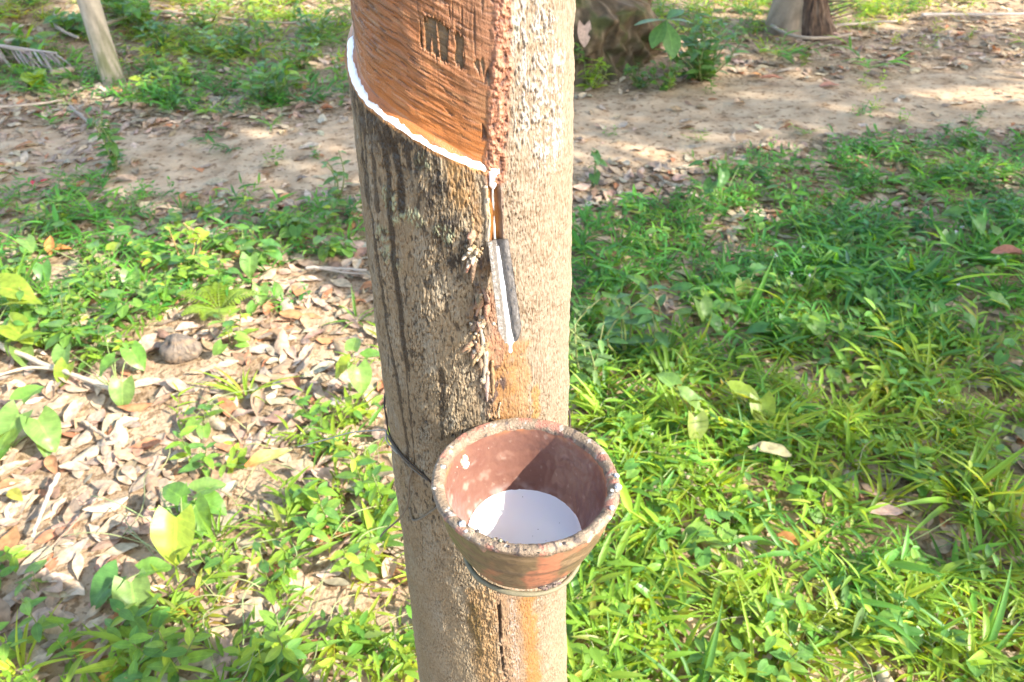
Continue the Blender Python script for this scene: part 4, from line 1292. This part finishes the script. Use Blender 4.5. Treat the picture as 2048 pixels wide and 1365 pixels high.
vine('heart leaved plant with an upright pale leaf in the middle of the grass', G(1402, 655), [(1400, 605, .09, .075, -1.1, -.8, PG), (1375, 580, .11, .06, 2.8, 0, DG), (1420, 640, .05, .06, -.7, -.5, DG)])
vine('plant with a ribbed yellowish leaf hanging in the right grass', G(1490, 600), [(1484, 565, .07, .062, -1.57, -1.0, (.15, .21, .04)), (1470, 545, .09, .05, 2.7, .1, DG), (1510, 540, .09, .05, .5, .1, DG)])
vine('large lime vine leaf standing over the pale dead leaf', G(1500, 850), [(1470, 785, .11, .085, -.1, -.15, LM), (1520, 800, .09, .08, -1.4, -.7, LM), (1515, 820, .07, .05, -.4, -.3, LM)])
vine('yellow green heart leaves right of the cup above dry litter', G(1385, 865), [(1390, 835, .09, .07, -1.5, -.8, (.2, .26, .06)), (1360, 790, .12, .07, -.4, -.3, PG), (1345, 770, .13, .06, 2.2, .2, PG), (1375, 800, .10, .06, .3, -.1, PG)])
vine('bright leaved vine just behind the right rim of the cup', G(1250, 870), [(1255, 845, .06, .07, .9, -.1, GN), (1240, 850, .05, .05, 2.8, -.2, LM), (1280, 860, .04, .05, -.5, -.3, GN)])
vine('shaded heart leaves in the grass at the right side', G(1940, 500), [(1950, 440, .12, .065, -1.0, -.6, DG), (1920, 430, .13, .06, 2.6, .0, DG), (1985, 465, .08, .065, -.5, -.4, DG), (1900, 470, .09, .06, -2.2, -.5, DG)])
vine('heart leaves among the grass near the right edge', G(1880, 640), [(1870, 610, .06, .06, -1.4, -.6, DG), (1985, 600, .08, .075, -.3, -.2, PG), (1930, 640, .06, .06, -.6, -.4, DG)])
vine('broad shaded leaves lying low in the middle of the right grass', G(1560, 690), [(1560, 650, .06, .085, -.6, -.3, DG), (1620, 640, .08, .07, -1.0, -.4, PG), (1530, 660, .06, .06, 3.0, -.1, DG)])

# ------------------------------------------------------------------ 8. ground cover
RIGHT = [(1140, 430), (1330, 405), (1400, 345), (1600, 300), (1800, 275), (2120, 265), (2300, 1500), (1100, 1500), (1140, 700)]
RIGHTN = [(1140, 620), (1300, 560), (1600, 480), (2300, 460), (2500, 1700), (1100, 1700)]
LOWL = [(840, 1500), (-50, 1500), (-50, 1315), (250, 1285), (470, 1150), (520, 1020), (560, 900), (620, 800), (760, 780), (850, 1100)]
MIDL = [(-80, 335), (160, 345), (330, 385), (560, 410), (720, 420), (735, 520), (560, 540), (470, 580), (430, 640), (300, 690), (120, 740), (-100, 760)]
TOPL = [(-100, -200), (690, -200), (690, 210), (420, 235), (200, 200), (-100, 190)]
TOPR = [(1230, -200), (2300, -200), (2300, -20), (1900, 5), (1750, 60), (1640, 60), (1520, 70), (1320, 70)]
LITT = [(-60, 790), (330, 700), (700, 620), (765, 790), (590, 860), (520, 1010), (470, 1140), (250, 1285), (-60, 1315)]


def dens_grass(px, py):
    d = np.full(px.shape, .05)
    d[inpoly(px, py, RIGHT)] = .80
    d[inpoly(px, py, RIGHTN)] = 1.0
    d[inpoly(px, py, LOWL)] = .47
    d[inpoly(px, py, MIDL)] = .46
    d[inpoly(px, py, TOPL)] = .55
    d[inpoly(px, py, TOPR)] = 1.0
    d[inpoly(px, py, LITT)] = .025
    return d


def scatter(n, x0, x1, y0, y1):
    return rng.uniform(x0, x1, n), rng.uniform(y0, y1, n)


CB = G(365, 715)
CLEAR = [gpix(*q, h) for *q, h in ((1540, 900, .07), (535, 915, .07), (2020, 505, .09), (100, 490, .08), (1578, 1080, .05), (765, 1182, .02), (1775, 1022, .05), (352, 1040, .06), (440, 610, .04))]


def blocked(x, y, r=.0):
    b = np.hypot(x - float(TX(.1)), y - CY) < .17 + r
    b |= np.hypot(x - mc_[0], y - mc_[1]) < .56
    b |= np.hypot(x - lb[0], y - lb[1]) < .07
    b |= np.hypot(x - rb[0], y - rb[1]) < .17
    b |= np.hypot(x - CB[0], y - CB[1] + .015) < .085
    for q in CLEAR:
        b |= (np.hypot(x - q[0], (y - q[1] + .035) * .8) < .07) & (r < .5)
    return b


def onpath(x, y): return np.abs(y - path_mid(x)) / path_half(x)


def tuft_template(kind, seed):
    """grass tufts of three builds: broad creeping, upright clump, small herb"""
    mb = MB()
    r = np.random.default_rng(seed)
    if kind == 'creep':
        for k in range(3):
            a0_ = r.uniform(0, 2 * PI); L = r.uniform(.08, .15)
            t = np.linspace(0, 1, 6)[:, None]; dv = np.array([math.cos(a0_), math.sin(a0_), 0])
            P = dv * L * t + np.array([0, 0, 1]) * (.01 + .045 * t * r.uniform(.5, 1.4))
            mb.tube(P, np.linspace(.0014, .0008, 6), (1.25, 1.05, 1.5), 4)
            for i in range(6):
                f = (i + .5) / 6; p = dv * L * f + np.array([0, 0, .012 + .05 * f])
                yw = a0_ + (1 if i % 2 else -1) * r.uniform(.5, 1.1)
                l = r.uniform(.035, .080)
                V, F, U = leaf(l, l * r.uniform(.13, .20), 'lance', .35, r.uniform(.1, .5), 0, 4)
                mb.add(V @ rotm(yw, r.uniform(.1, .7), r.normal(0, .3)).T + p, F, (np.array([1.7, 1.05, 2.0]) if r.random() < .03 else np.array([1, 1, 1])) * r.uniform(.75, 1.25), U)
    elif kind == 'clump':
        for k in range(13):
            a0_ = r.uniform(0, 2 * PI); l = r.uniform(.06, .15)
            V, F, U = leaf(l, r.uniform(.006, .0115), 'lance', .5, r.uniform(.15, .7), 0, 5)
            mb.add(V @ rotm(a0_, r.uniform(.45, 1.2), r.normal(0, .3)).T + np.array([math.cos(a0_), math.sin(a0_), 0]) * r.uniform(0, .02), F, (np.array([1.8, 1.05, 2.0]) if r.random() < .035 else np.array([1, 1, 1])) * r.uniform(.7, 1.25), U)
    else:
        for k in range(3):
            b = np.array([r.normal(0, .025), r.normal(0, .025), 0]); h = r.uniform(.03, .09)
            mb.tube(np.linspace(b, b + np.array([r.normal(0, .012), r.normal(0, .012), h]), 3), .0010, (1.1, 1, 1.3), 4)
            for i in range(7):
                f = (i + 1) / 7; l = r.uniform(.018, .038) * (1.15 - .4 * f)
                V, F, U = leaf(l, l * .45, 'oval', .2, .2, 0, 3)
                mb.add(V @ rotm(i * 2.4 + k, r.uniform(-.1, .6), r.normal(0, .2)).T + b + np.array([0, 0, h * f]), F, (np.array([1.7, 1.05, 2.0]) if r.random() < .03 else np.array([1, 1, 1])) * r.uniform(.75, 1.25), U)
    return np.concatenate(mb.V), np.concatenate(mb.F), np.concatenate(mb.C), np.concatenate(mb.U)


TEMPL = {k: [tuft_template(k, 40 + i) for i in range(6)] for k in ('creep', 'clump', 'herb')}


def grass_mass():
    x1, y1 = scatter(10500, -3.2, 3.6, .25, 4.4)
    x2, y2 = scatter(9500, -4.5, 5.5, 4.4, 9.0)
    x = np.concatenate([x1, x2]); y = np.concatenate([y1, y2])
    px, py, d_ = project(np.stack([x, y, gh(x, y)], -1))
    vis = (px > -250) & (px < 2300) & (py > -260) & (py < 1560)
    pat = fbm(x / .28, y / .28, 3, 901)
    pr_ = dens_grass(px, py) * np.clip(.85 + 1.3 * pat, .08, 1.6)
    op = onpath(x, y); pr_ = np.where(op < 1.0, np.where(inpoly(px, py, MIDL), .22, .015), np.where(op < 1.35, pr_ * .3, pr_))
    pr_ = np.where(y > 4.4, pr_ * .8, pr_)
    k = vis & (rng.random(len(x)) < pr_) & ~blocked(x, y)
    x, y, px, py = x[k], y[k], px[k], py[k]
    rnd = rng.random(len(x))
    right = px > 1100
    Vs, Fs, Cs, Us = [], [], [], []; off = 0
    for i in range(len(x)):
        if right[i]:
            kind = 'clump' if rnd[i] < .48 else ('creep' if rnd[i] < .86 else 'herb')
            if py[i] < 480: kind = 'herb' if rnd[i] < .62 else 'creep'
        else:
            kind = 'creep' if rnd[i] < .52 else ('herb' if rnd[i] < .86 else 'clump')
        V, F, C, U = TEMPL[kind][int(rng.integers(0, 6))]
        s = rng.uniform(.55, 1.0) * (1.5 if rng.random() < .12 else 1) * (1.2 if y[i] > 4.4 else 1)
        if right[i] and y[i] < 3.0: s *= 1.1
        a = rng.uniform(0, 2 * PI)
        Vt = (V * s) @ rotm(a).T + np.array([x[i], y[i], float(gh(x[i], y[i])) + .004])
        base = LIMES[int(rng.integers(0, 4))] if rng.random() < (.66 if y[i] < 1.7 else .45 if y[i] < 2.2 else .05 if y[i] < 4.6 else .55) else GREENS[int(rng.integers(0, 6))]  # limer in the sunlit near and far zones: part species, part painted sunlight
        if 2.0 < y[i] < 4.6: base = (base[0] * .72, base[1] * .95, base[2] * 1.1)  # middle zone lies in shade: that shade is put into the blade colour
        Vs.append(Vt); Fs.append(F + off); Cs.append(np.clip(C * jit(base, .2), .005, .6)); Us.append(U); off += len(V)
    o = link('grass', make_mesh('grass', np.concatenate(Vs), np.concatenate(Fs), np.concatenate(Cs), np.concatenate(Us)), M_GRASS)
    tag(o, 'low green grass and small weeds covering the ground around the trunk', 'grass', kind='stuff')


grass_mass()

# pale creeping runners through the near grass
mb = MB()
for i in range(130):
    if i < 80: px, py = random.uniform(1150, 2030), random.uniform(640, 1360)
    else: px, py = random.uniform(300, 800), random.uniform(850, 1360)
    p = G(px, py); a = random.uniform(0, 2 * PI); L = random.uniform(.08, .22)
    q = [p + np.array([math.cos(a + .3 * math.sin(t * 3)) * L * t, math.sin(a) * L * t, .018 + .035 * math.sin(t * 2.6)]) for t in np.linspace(0, 1, 8)]
    mb.tube(q, .0013, jit((.22, .24, .10), .25), 5)
o = mb.build('grass_runners', M_STEM); tag(o, 'pale creeping grass stems running through the sunny grass', 'grass', kind='stuff')


# individual small plants
def zone(px, py):
    if py < 240: return 'beyond the path, left' if px < 900 else 'beyond the path, right'
    if px < 900:
        if py < 400: return 'on the near path edge, left'
        if py < 640: return 'in the shaded weeds at left'
        if py < 800: return 'around the coconut and fern'
        if py < 1150: return 'between left edge and cup' if px < 480 else 'left of the trunk below the wire'
        return 'in the bottom left corner' if px < 420 else 'at the bottom, just left of the trunk'
    if py < 420: return 'at the path edge right of the trunk'
    if py < 640: return 'in the shaded grass right of the spout'
    if py < 900: return 'in the grass right of the cup rim' if px < 1560 else 'in the shaded grass by the right edge'
    return 'in the sunny grass right of the cup' if px < 1560 else 'in the lower right corner'


def herb_mesh(kind, seed):
    ms = MB(); global rng
    keep_ = rng; rng = np.random.default_rng(seed)
    if kind == 'heart':
        for k in range(5):
            a = k * 1.9 + rng.normal(0, .4); h = rng.uniform(.03, .085); tgt = np.array([math.cos(a) * .025, math.sin(a) * .025, h])
            ms.tube(smooth_pts([np.zeros(3), tgt * .5 + np.array([0, 0, .01]), tgt], 6), .0011, (.17, .22, .07), 5)
            L = rng.uniform(.032, .058); add_leaf(ms, tgt, a, rng.uniform(-.6, .05), rng.normal(0, .2), L, L * .9, 'heart', jit(random.choice(MIDG), .15), .18, .15, 0, 6)
    elif kind == 'oval':
        for k in range(2):
            b = np.array([rng.normal(0, .02), rng.normal(0, .02), 0]); h = rng.uniform(.07, .14); tip = b + np.array([rng.normal(0, .03), rng.normal(0, .03), h])
            ms.tube(np.linspace(b, tip, 4), .0013, (.17, .2, .07), 5)
            for i in range(8):
                f = (i + 1.2) / 9; L = rng.uniform(.035, .062) * (1.1 - .35 * f)
                add_leaf(ms, b + (tip - b) * f, i * PI / 2 * 1.03 + (i % 2) * PI, rng.uniform(-.1, .45), rng.normal(0, .2), L, L * .45, 'oval', jit(random.choice(MIDG + LIMES), .15), .22, .2, 0, 5)
    else:
        for k in range(9):
            a = k * 2.4; L = rng.uniform(.06, .11)
            add_leaf(ms, (0, 0, .005), a, rng.uniform(.2, .9), rng.normal(0, .3), L, L * .20, 'lance', jit(random.choice(MIDG + LIMES), .15), .4, .35, 0, 6)
    rng = keep_
    return make_mesh('herb', np.concatenate(ms.V), np.concatenate(ms.F), np.concatenate(ms.C), np.concatenate(ms.U))


HM = {k: [] for k in ('heart', 'oval', 'lance')}
for k in HM:
    for i in range(7):
        me = herb_mesh(k, 77 + i); me.materials.append(M_LEAF); HM[k].append(me)
HL = {'heart': ('heart_leaf_seedling', 'small seedling with heart shaped leaves', 'seedling'), 'oval': ('herb', 'small upright herb with oval paired leaves', 'herb'), 'lance': ('grass_tuft', 'tuft of long pointed blades', 'grass tuft')}
HZ = [(MIDL, 75, ('heart', 'heart', 'oval', 'oval')), (RIGHT, 70, ('heart', 'oval', 'heart')), (RIGHTN, 60, ('lance', 'lance', 'oval')), (LOWL, 24, ('oval', 'lance', 'oval')), (LITT, 11, ('oval', 'heart')), (TOPL, 20, ('oval', 'heart'))]
for poly, cnt, kinds in HZ:
    xs_ = [p[0] for p in poly]; ys_ = [p[1] for p in poly]; got = 0; tries = 0
    while got < cnt and tries < 4000:
        tries += 1
        px, py = random.uniform(max(0, min(xs_)), min(2048, max(xs_))), random.uniform(max(0, min(ys_)), min(1365, max(ys_)))
        if not inpoly(np.array(px), np.array(py), poly): continue
        if random.random() > .35 + .65 * (1365 - py) / 1365 and random.random() < .3: continue
        p = G(px, py)
        if blocked(p[0], p[1]) or onpath(p[0], p[1]) < 1.15: continue
        k = random.choice(kinds)
        nm_, lab, cat = HL[k]
        o = bpy.data.objects.new(nm_, random.choice(HM[k])); COL.objects.link(o)
        s = random.uniform(.7, 1.15) * (1.25 if k == 'lance' else 1) * (.85 if px > 1100 and py > 700 else 1)
        o.location = (p[0], p[1], float(gh(p[0], p[1]))); o.scale = (s, s, s); o.rotation_euler = (random.gauss(0, .12), random.gauss(0, .12), random.uniform(0, 2 * PI))
        tag(o, lab + ' ' + zone(px, py), cat, cat + 's ' + zone(px, py))
        got += 1

# ------------------------------------------------------------------ 9. fallen leaves
def dens_litter(px, py, x, y):
    d = np.full(px.shape, .62)
    d[inpoly(px, py, RIGHT)] = .50
    d[inpoly(px, py, LITT)] = .68
    d[inpoly(px, py, TOPL)] = .75
    d[inpoly(px, py, TOPR)] = .35
    d[inpoly(px, py, [(1450, 70), (2300, 40), (2300, 200), (1900, 185), (1500, 175)])] = 1.0
    op = onpath(x, y)
    d = np.where((op < 1.1) & (px < 240), .55, np.where(op < .85, .06, np.where(op < 1.1, .28, d)))
    return d


def litter():
    x1, y1 = scatter(26000, -3.0, 3.4, .2, 4.2)
    x2, y2 = scatter(13000, -4.6, 5.4, 4.2, 8.6)
    x = np.concatenate([x1, x2]); y = np.concatenate([y1, y2])
    px, py, d_ = project(np.stack([x, y, gh(x, y)], -1))
    k = (px > -200) & (px < 2250) & (py > -200) & (py < 1560) & (rng.random(len(x)) < dens_litter(px, py, x, y)) & ~blocked(x, y, 1.0 - 1.0) & True
    x, y, px, py, d_ = x[k], y[k], px[k], py[k], d_[k]
    items = []
    for i in range(len(x)):
        L = rng.uniform(.038, .098); W = L * rng.uniform(.34, .5)
        wts = [.26, .24, .16, .16, .12, .06]
        ci = int(rng.choice(6, p=wts))
        curled = rng.random() < .2
        V, F, U = leaf(L, W, 'oval' if rng.random() < .6 else 'obovate', rng.uniform(-.1, .35), rng.uniform(-.15, .25), (rng.uniform(.3, .9) if curled else rng.uniform(-.2, .3)), 7, rng.uniform(.03, .12), i)
        V = V - V.mean(0)
        V = V @ rotm(rng.uniform(0, 2 * PI), rng.normal(0, .09), rng.normal(0, .12) + (PI if rng.random() < .3 else 0)).T
        z0 = float(gh(x[i], y[i]))
        lift = -V[:, 2].min() * .55 + rng.uniform(.001, .011)
        items.append((V, F, U, jit(DRYS[ci][0], .22), np.array([x[i], y[i], z0 + lift]), ci, curled, L, px[i], py[i], d_[i]))
    # the ones that show largest become things of their own
    sc_ = []
    for it in items:
        inf = 0 < it[8] < 2048 and 0 < it[9] < 1365
        hid = (700 < it[8] < 1150 and it[9] < 850) or (800 < it[8] < 1240 and it[9] >= 820)
        sc_.append((it[7] / it[10]) * (1 if inf and not hid else 0) * (1.35 if inpoly(np.array(it[8]), np.array(it[9]), LITT) else 1))
    order = np.argsort(sc_)[::-1]
    for j in order[:270]:
        V, F, U, col, pos, ci, curled, L, px_, py_, _d = items[j]
        me = make_mesh('fallen_leaf', V, F, np.broadcast_to(col, (len(V), 3)), U); me.materials.append(M_DRY)
        o = bpy.data.objects.new('fallen_leaf', me); COL.objects.link(o); o.location = tuple(pos)
        z = zone(px_, py_)
        tag(o, ('large' if L > .085 else 'small' if L < .06 else 'dry') + (' curled ' if curled else ' flat ') + DRYS[ci][1] + ' fallen leaf ' + z, 'fallen leaf', 'dry leaves ' + z)
    Vs, Fs, Cs, Us = [], [], [], []; off = 0
    for j in order[270:]:
        V, F, U, col, pos = items[j][:5]
        Vs.append(V + pos); Fs.append(F + off); Cs.append(np.broadcast_to(col, (len(V), 3))); Us.append(U); off += len(V)
    o = link('leaf_litter', make_mesh('leaf_litter', np.concatenate(Vs), np.concatenate(Fs), np.concatenate(Cs), np.concatenate(Us)), M_DRY)
    tag(o, 'layer of dry brown and tan leaves scattered over the soil', 'leaf litter', kind='stuff')


litter()

# leaves that stand out
SPECIAL = [
    ((100, 490), .09, .035, (.50, .20, .06), 1.9, .5, 'bright orange dead leaf standing among the weeds at left', .05),
    ((118, 497), .085, .038, (.52, .22, .07), .1, .1, 'second orange leaf lying under the upright orange one at left', .03),
    ((535, 915), .115, .045, (.40, .36, .10), .55, .1, 'yellow leaf with orange tip lying left of the trunk by the wire end', .07),
    ((1540, 900), .105, .05, (.33, .285, .15), -.35, .05, 'pale cream leaf with a dark spot in the right grass', .075),
    ((2025, 505), .15, .065, (.30, .13, .085), .05, .05, 'big ribbed reddish brown leaf at the right edge', .09),
    ((1578, 1080), .07, .035, (.36, .16, .05), -.4, .2, 'rust orange leaf in the sunny grass right of the cup', .05),
    ((1775, 1022), .09, .035, (.50, .33, .25), .1, .0, 'pink tan leaf in the right grass with a long stalk', .05),
    ((1655, 1000), .06, .03, (.48, .28, .18), 1.3, .3, 'small pinkish leaf standing in the right grass', .03),
    ((765, 1182), .085, .05, (.44, .28, .20), .1, .05, 'pinkish brown leaf touching the trunk left of the cup bottom', .02),
    ((355, 1225), .06, .028, (.52, .30, .05), .1, .1, 'yellow orange leaf in the bottom left weeds', .03),
    ((215, 1355), .08, .02, (.50, .33, .06), .6, .15, 'narrow yellow leaf at the bottom edge', .03),
    ((590, 1015), .075, .035, (.36, .16, .10), 2.5, .3, 'reddish brown folded leaf left of the hanging wire', .02),
    ((205, 1140), .06, .035, (.44, .21, .13), 1.2, .2, 'salmon coloured leaf on the pale litter', .02),
    ((1545, 155), .14, .05, (.44, .20, .12), -.1, .1, 'orange brown leaf lying at the far side of the path', .03),
    ((1660, 170), .12, .05, (.38, .19, .13), .2, .1, 'reddish leaf on the litter edge beyond the path', .02),
    ((570, 640), .07, .035, (.46, .27, .16), .1, .05, 'orange tan leaf on the litter between fern and trunk', .02),
    ((30, 990), .06, .03, (.30, .28, .05), -.6, .1, 'olive leaf lying at the left edge', .03),
    ((1500, 1330), .07, .03, (.5, .36, .06), .3, .1, 'yellow dead leaf at the bottom right of the trunk', .02),
    ((640, 945), .10, .034, (.38, .21, .13), -.1, .1, 'brown leaf under the yellow leaf beside the trunk', .015),
]
for (px, py), L, W, col, yaw, pit, lab, hz in SPECIAL:
    p = gpix(px, py, hz)
    V, F, U = leaf(L, W, 'oval', .3, .12, .2, 10, .05, int(px))
    V = V - V.mean(0); V = V @ rotm(yaw, pit, rng.normal(0, .12)).T
    c = np.broadcast_to(np.array(col), (len(V), 3)).copy()
    if 'tip' in lab: c = mixc(c, (.45, .17, .05), sst(.35, .1, U[:, 0]))
    if 'spot' in lab:
        V, F, U = leaf(L, W, 'oval', .2, .10, .2, 40, .05, int(px)); V = V - V.mean(0); V = V @ rotm(yaw + PI, pit, .1).T
        c = np.broadcast_to(np.array(col), (len(V), 3)).copy()
        c = mixc(c, (.05, .03, .02), ((np.abs(U[:, 0] - .78) < .035) & (np.abs(U[:, 1] - .5) < .3)) * .9)
    me = make_mesh('fallen_leaf', V, F, c, U); me.materials.append(M_DRY)
    o = bpy.data.objects.new('fallen_leaf', me); COL.objects.link(o); o.location = tuple(p)
    tag(o, lab, 'fallen leaf')
# heart shaped dry leaf caught on the mound
p = mc_ + np.array([.10, -.47, .30])
V, F, U = leaf(.11, .075, 'heart', .15, .05, 0, 10, .03, 5)
V = V @ rotm(-1.5, -1.15, 0).T
me = make_mesh('fallen_leaf', V, F, np.broadcast_to(np.array((.48, .33, .25)), (len(V), 3)), U); me.materials.append(M_DRY)
o = bpy.data.objects.new('fallen_leaf', me); COL.objects.link(o); o.location = tuple(p)
tag(o, 'pink tan heart shaped dry leaf hanging on the earth mound', 'fallen leaf')


# ------------------------------------------------------------------ 10. sticks, coconut, red petals
def stick(label, pts, r, col, name='fallen_stick', lift=.012, fork=None, tap=.6):
    P = [G(x, y) + np.array([0, 0, lift]) for x, y in pts]
    mb = MB()
    q = smooth_pts(P, 26); q = q + np.stack([.004 * fbm(np.arange(26) * .35, np.zeros(26) + i, 2, int(pts[0][0]) + 3) for i in range(3)], -1)
    mb.tube(q, np.linspace(r, r * tap, 26), col, 9, .25, 7)
    if fork:
        f = [G(x, y) + np.array([0, 0, lift]) for x, y in fork]
        mb.tube(smooth_pts(f, 14), np.linspace(r * .55, r * .25, 14), col, 7, .2, 9)
    o = mb.build(name, M_WOOD, loc=tuple(P[0])); tag(o, label, 'stick')


stick('long pale forked stick lying across the left litter', [(-60, 670), (10, 710), (90, 745), (160, 770), (235, 800)], .0105, (.46, .37, .26), fork=[(120, 757), (60, 755), (-10, 775)], lift=.035)
stick('grey stick lying up and down on the sunny litter', [(125, 965), (100, 1020), (75, 1090)], .006, (.42, .34, .26), lift=.03)
stick('short brown stick in the middle of the left litter', [(172, 858), (200, 878), (232, 895)], .006, (.36, .27, .19), lift=.03)
stick('thin brown twig slanting over the pale litter', [(215, 1000), (160, 1060), (70, 1150)], .0026, (.27, .18, .12), lift=.028)
stick('grey twig touching the left edge of the trunk', [(615, 550), (670, 552), (735, 556)], .007, (.36, .30, .24), fork=[(640, 551), (690, 560), (735, 563)], lift=.03)
stick('straight stick behind the weeds at the left edge', [(-30, 664), (60, 662), (170, 668)], .007, (.40, .32, .21), lift=.03)
stick('bleached crooked branch lying before the flared tree', [(1540, 68), (1570, 85), (1610, 93), (1660, 92), (1700, 85)], .012, (.33, .26, .19), 'fallen_branch', lift=.05)
stick('straight grey branch at the foot of the flared tree', [(1541, 62), (1600, 66), (1680, 66), (1790, 58)], .010, (.30, .25, .20), 'fallen_branch', lift=.05)
stick('long thin branch far right at the top', [(1840, 42), (1950, 42), (2080, 40)], .012, (.40, .34, .29), 'fallen_branch', lift=.04)
stick('grey stick rising right of the young tree', [(215, 68), (290, 46), (360, 42)], .013, (.34, .27, .20), lift=.06)
stick('bent grey stick left of the leaning young tree', [(120, 45), (122, 80), (165, 104)], .014, (.30, .24, .18), lift=.08)
stick('stick lying in front of the young tree', [(-20, 228), (60, 222), (130, 212)], .007, (.36, .29, .22), lift=.03)
stick('thin slanting twig on the left side of the path', [(145, 225), (180, 255), (200, 262)], .010, (.30, .24, .19), lift=.03)
stick('thick piece of dead wood beside the palm frond', [(110, 165), (150, 157)], .018, (.42, .31, .21), lift=.05, tap=.9)
stick('long brown branch across the upper left undergrowth', [(220, 60), (330, 42), (460, 52), (560, 62), (680, 60)], .010, (.33, .25, .18), 'fallen_branch', lift=.05)
stick('pale bundle like bent root in the right grass', [(1365, 960), (1385, 985), (1400, 1035)], .009, (.36, .28, .20), lift=.02)

# dry palm frond
fb_ = G(30, 132) + np.array([0, 0, .10])
root = empty('palm_frond', tuple(fb_)); tag(root, 'dry grey palm frond lying below the broad leaved plant', 'palm frond')
mb = MB(); P0 = G(-60, 132) + np.array([0, 0, .14]); P1 = G(125, 143) + np.array([0, 0, .10])
mb.tube(np.linspace(P0, P1, 10), np.linspace(.014, .006, 10), (.34, .29, .26), 7, .1, 3)
under(mb.build('rachis', M_WOOD), root)
mb = MB()
for i in range(56):
    p = P0 + (P1 - P0) * (i / 56)
    add_leaf(mb, p, -.75 + rng.normal(0, .32), -.45 + rng.normal(0, .22), rng.normal(0, .6), rng.uniform(.10, .26), .011, 'lance', jit((.33, .28, .24), .2), .6, .15, 0, 5)
under(mb.build('leaflet', M_DRY), root)

# weathered coconut
cb = G(365, 715)
cR = .053
th = np.linspace(.01, PI - .01, 60); ph = np.linspace(0, 2 * PI, 100, endpoint=False)
TT_, PP = np.meshgrid(th, ph, indexing='ij')
D = np.stack([np.sin(TT_) * np.cos(PP), np.sin(TT_) * np.sin(PP), np.cos(TT_)], -1)
ang3 = np.cos(3 * PP) * np.sin(TT_)
rr_ = 1 +   .10 * ang3 + .02 * fbm(PP * 6, TT_ * 2, 3, 955) + .06 * fbm(D[..., 0] * 3 + 4, D[..., 1] * 3 + D[..., 2] * 2, 3, 951)
dim = np.exp(-(np.linalg.norm(D - np.array([-.45, -.45, .77]), axis=-1) / .28) ** 2)
rr_ = rr_ - .24 * dim
V = (D * rr_[..., None] * np.array([1.12, .9, .82]) * cR)
fn = fbm(PP * 9, TT_ * 2, 3, 953); bn = fbm(D[..., 0] * 2.2, D[..., 2] * 2.2 + D[..., 1], 3, 957)
c = np.zeros(TT_.shape + (3,)); c[:] = (.15, .118, .09)
c = mixc(c, (.20, .14, .09), sst(0, .4, bn)); c = mixc(c, (.07, .055, .045), sst(.0, .4, fn) * .8); c = mixc(c, (.05, .04, .035), dim * .8)
o = link('coconut', make_mesh('coconut', V.reshape(-1, 3), grid_faces(60, 100, True)[:, ::-1], c.reshape(-1, 3)), M_HUSK, loc=tuple(cb + np.array([0, 0, cR * .62])))
tag(o, 'weathered grey brown coconut lying in the leaf litter on the left', 'coconut')
# small red petals
p = G(66, 378)
mb = MB()
for i in range(5):
    add_leaf(mb, p + np.array([rng.normal(0, .02), rng.normal(0, .008), .03]), rng.uniform(0, 6), .2, rng.normal(0, .4), .035, .02, 'oval', jit((.48, .03, .05), .15), .3, .2, 0, 4)
o = mb.build('red_petals', M_LEAF, loc=tuple(p)); tag(o, 'small bright red petals in the weeds at the left edge', 'petals')

# tiny white flowers on the right
mb = MB()
for k in range(11):
    px, py = random.choice([(1600, 500), (1380, 510), (1300, 560), (1275, 640), (1360, 620), (1560, 520), (2000, 720), (1870, 800), (1900, 560), (1280, 700), (1930, 450), (1600, 545)])
    p = gpix(px + random.gauss(0, 14), py + random.gauss(0, 10), .10)
    st_ = np.array([p[0], p[1], float(gh(p[0], p[1]))])
    root = empty('white_flower', tuple(st_)); tag(root, 'tiny white flower on a thin stalk ' + zone(px, py), 'flower', 'tiny white flowers ' + zone(px, py))
    m1 = MB(); m1.tube(smooth_pts([st_, (st_ + p) / 2 + np.array([.01, 0, 0]), p], 6), .0008, (.10, .18, .05), 5); under(m1.build('stalk', M_STEM), root)
    m2 = MB()
    for i in range(7):
        m2.ball(p + rng.normal(0, .003, 3), .0014, (.55, .52, .58), 6, .3, i)
    under(m2.build('bloom', M_STEM), root)

# ------------------------------------------------------------------ camera, sun, sky
cd = bpy.data.cameras.new('camera'); cam = bpy.data.objects.new('camera', cd); COL.objects.link(cam)
cam.location = (0, 0, CAMZ); cam.rotation_euler = (PI / 2 - TH, 0, 0)
cd.lens = 28; cd.sensor_width = 36; cd.clip_start = .02; cd.clip_end = 500
cd.dof.use_dof = True; cd.dof.focus_distance = .66; cd.dof.aperture_fstop = 14
sc.camera = cam
sd = bpy.data.lights.new('sun', 'SUN'); sd.energy = 3.2; sd.angle = math.radians(.53); sd.color = (1, .94, .85)
so = bpy.data.objects.new('sun', sd); COL.objects.link(so); so.location = (4, -3, 8)
so.rotation_euler = Vector(SUN).to_track_quat('Z', 'Y').to_euler()
w = bpy.data.worlds.new('World'); sc.world = w; w.use_nodes = True
nt = w.node_tree
sky = nt.nodes.new('ShaderNodeTexSky'); sky.sky_type = 'NISHITA'; sky.sun_disc = False
sky.sun_elevation = SUN_EL; sky.sun_rotation = math.atan2(SUN[0], SUN[1]); sky.dust_density = 1.8; sky.air_density = 1.0; sky.ozone_density = .6
bg = nt.nodes['Background']; nt.links.new(sky.outputs[0], bg.inputs[0]); bg.inputs[1].default_value = .15
sc.view_settings.view_transform = 'Standard'; sc.view_settings.look = 'None'; sc.view_settings.exposure = 2.32; sc.view_settings.gamma = 1
sc.cycles.use_denoising = True
sc.cycles.max_bounces = 6; sc.cycles.diffuse_bounces = 4; sc.cycles.transmission_bounces = 4; sc.cycles.transparent_max_bounces = 4
sc.cycles.caustics_reflective = False; sc.cycles.caustics_refractive = False
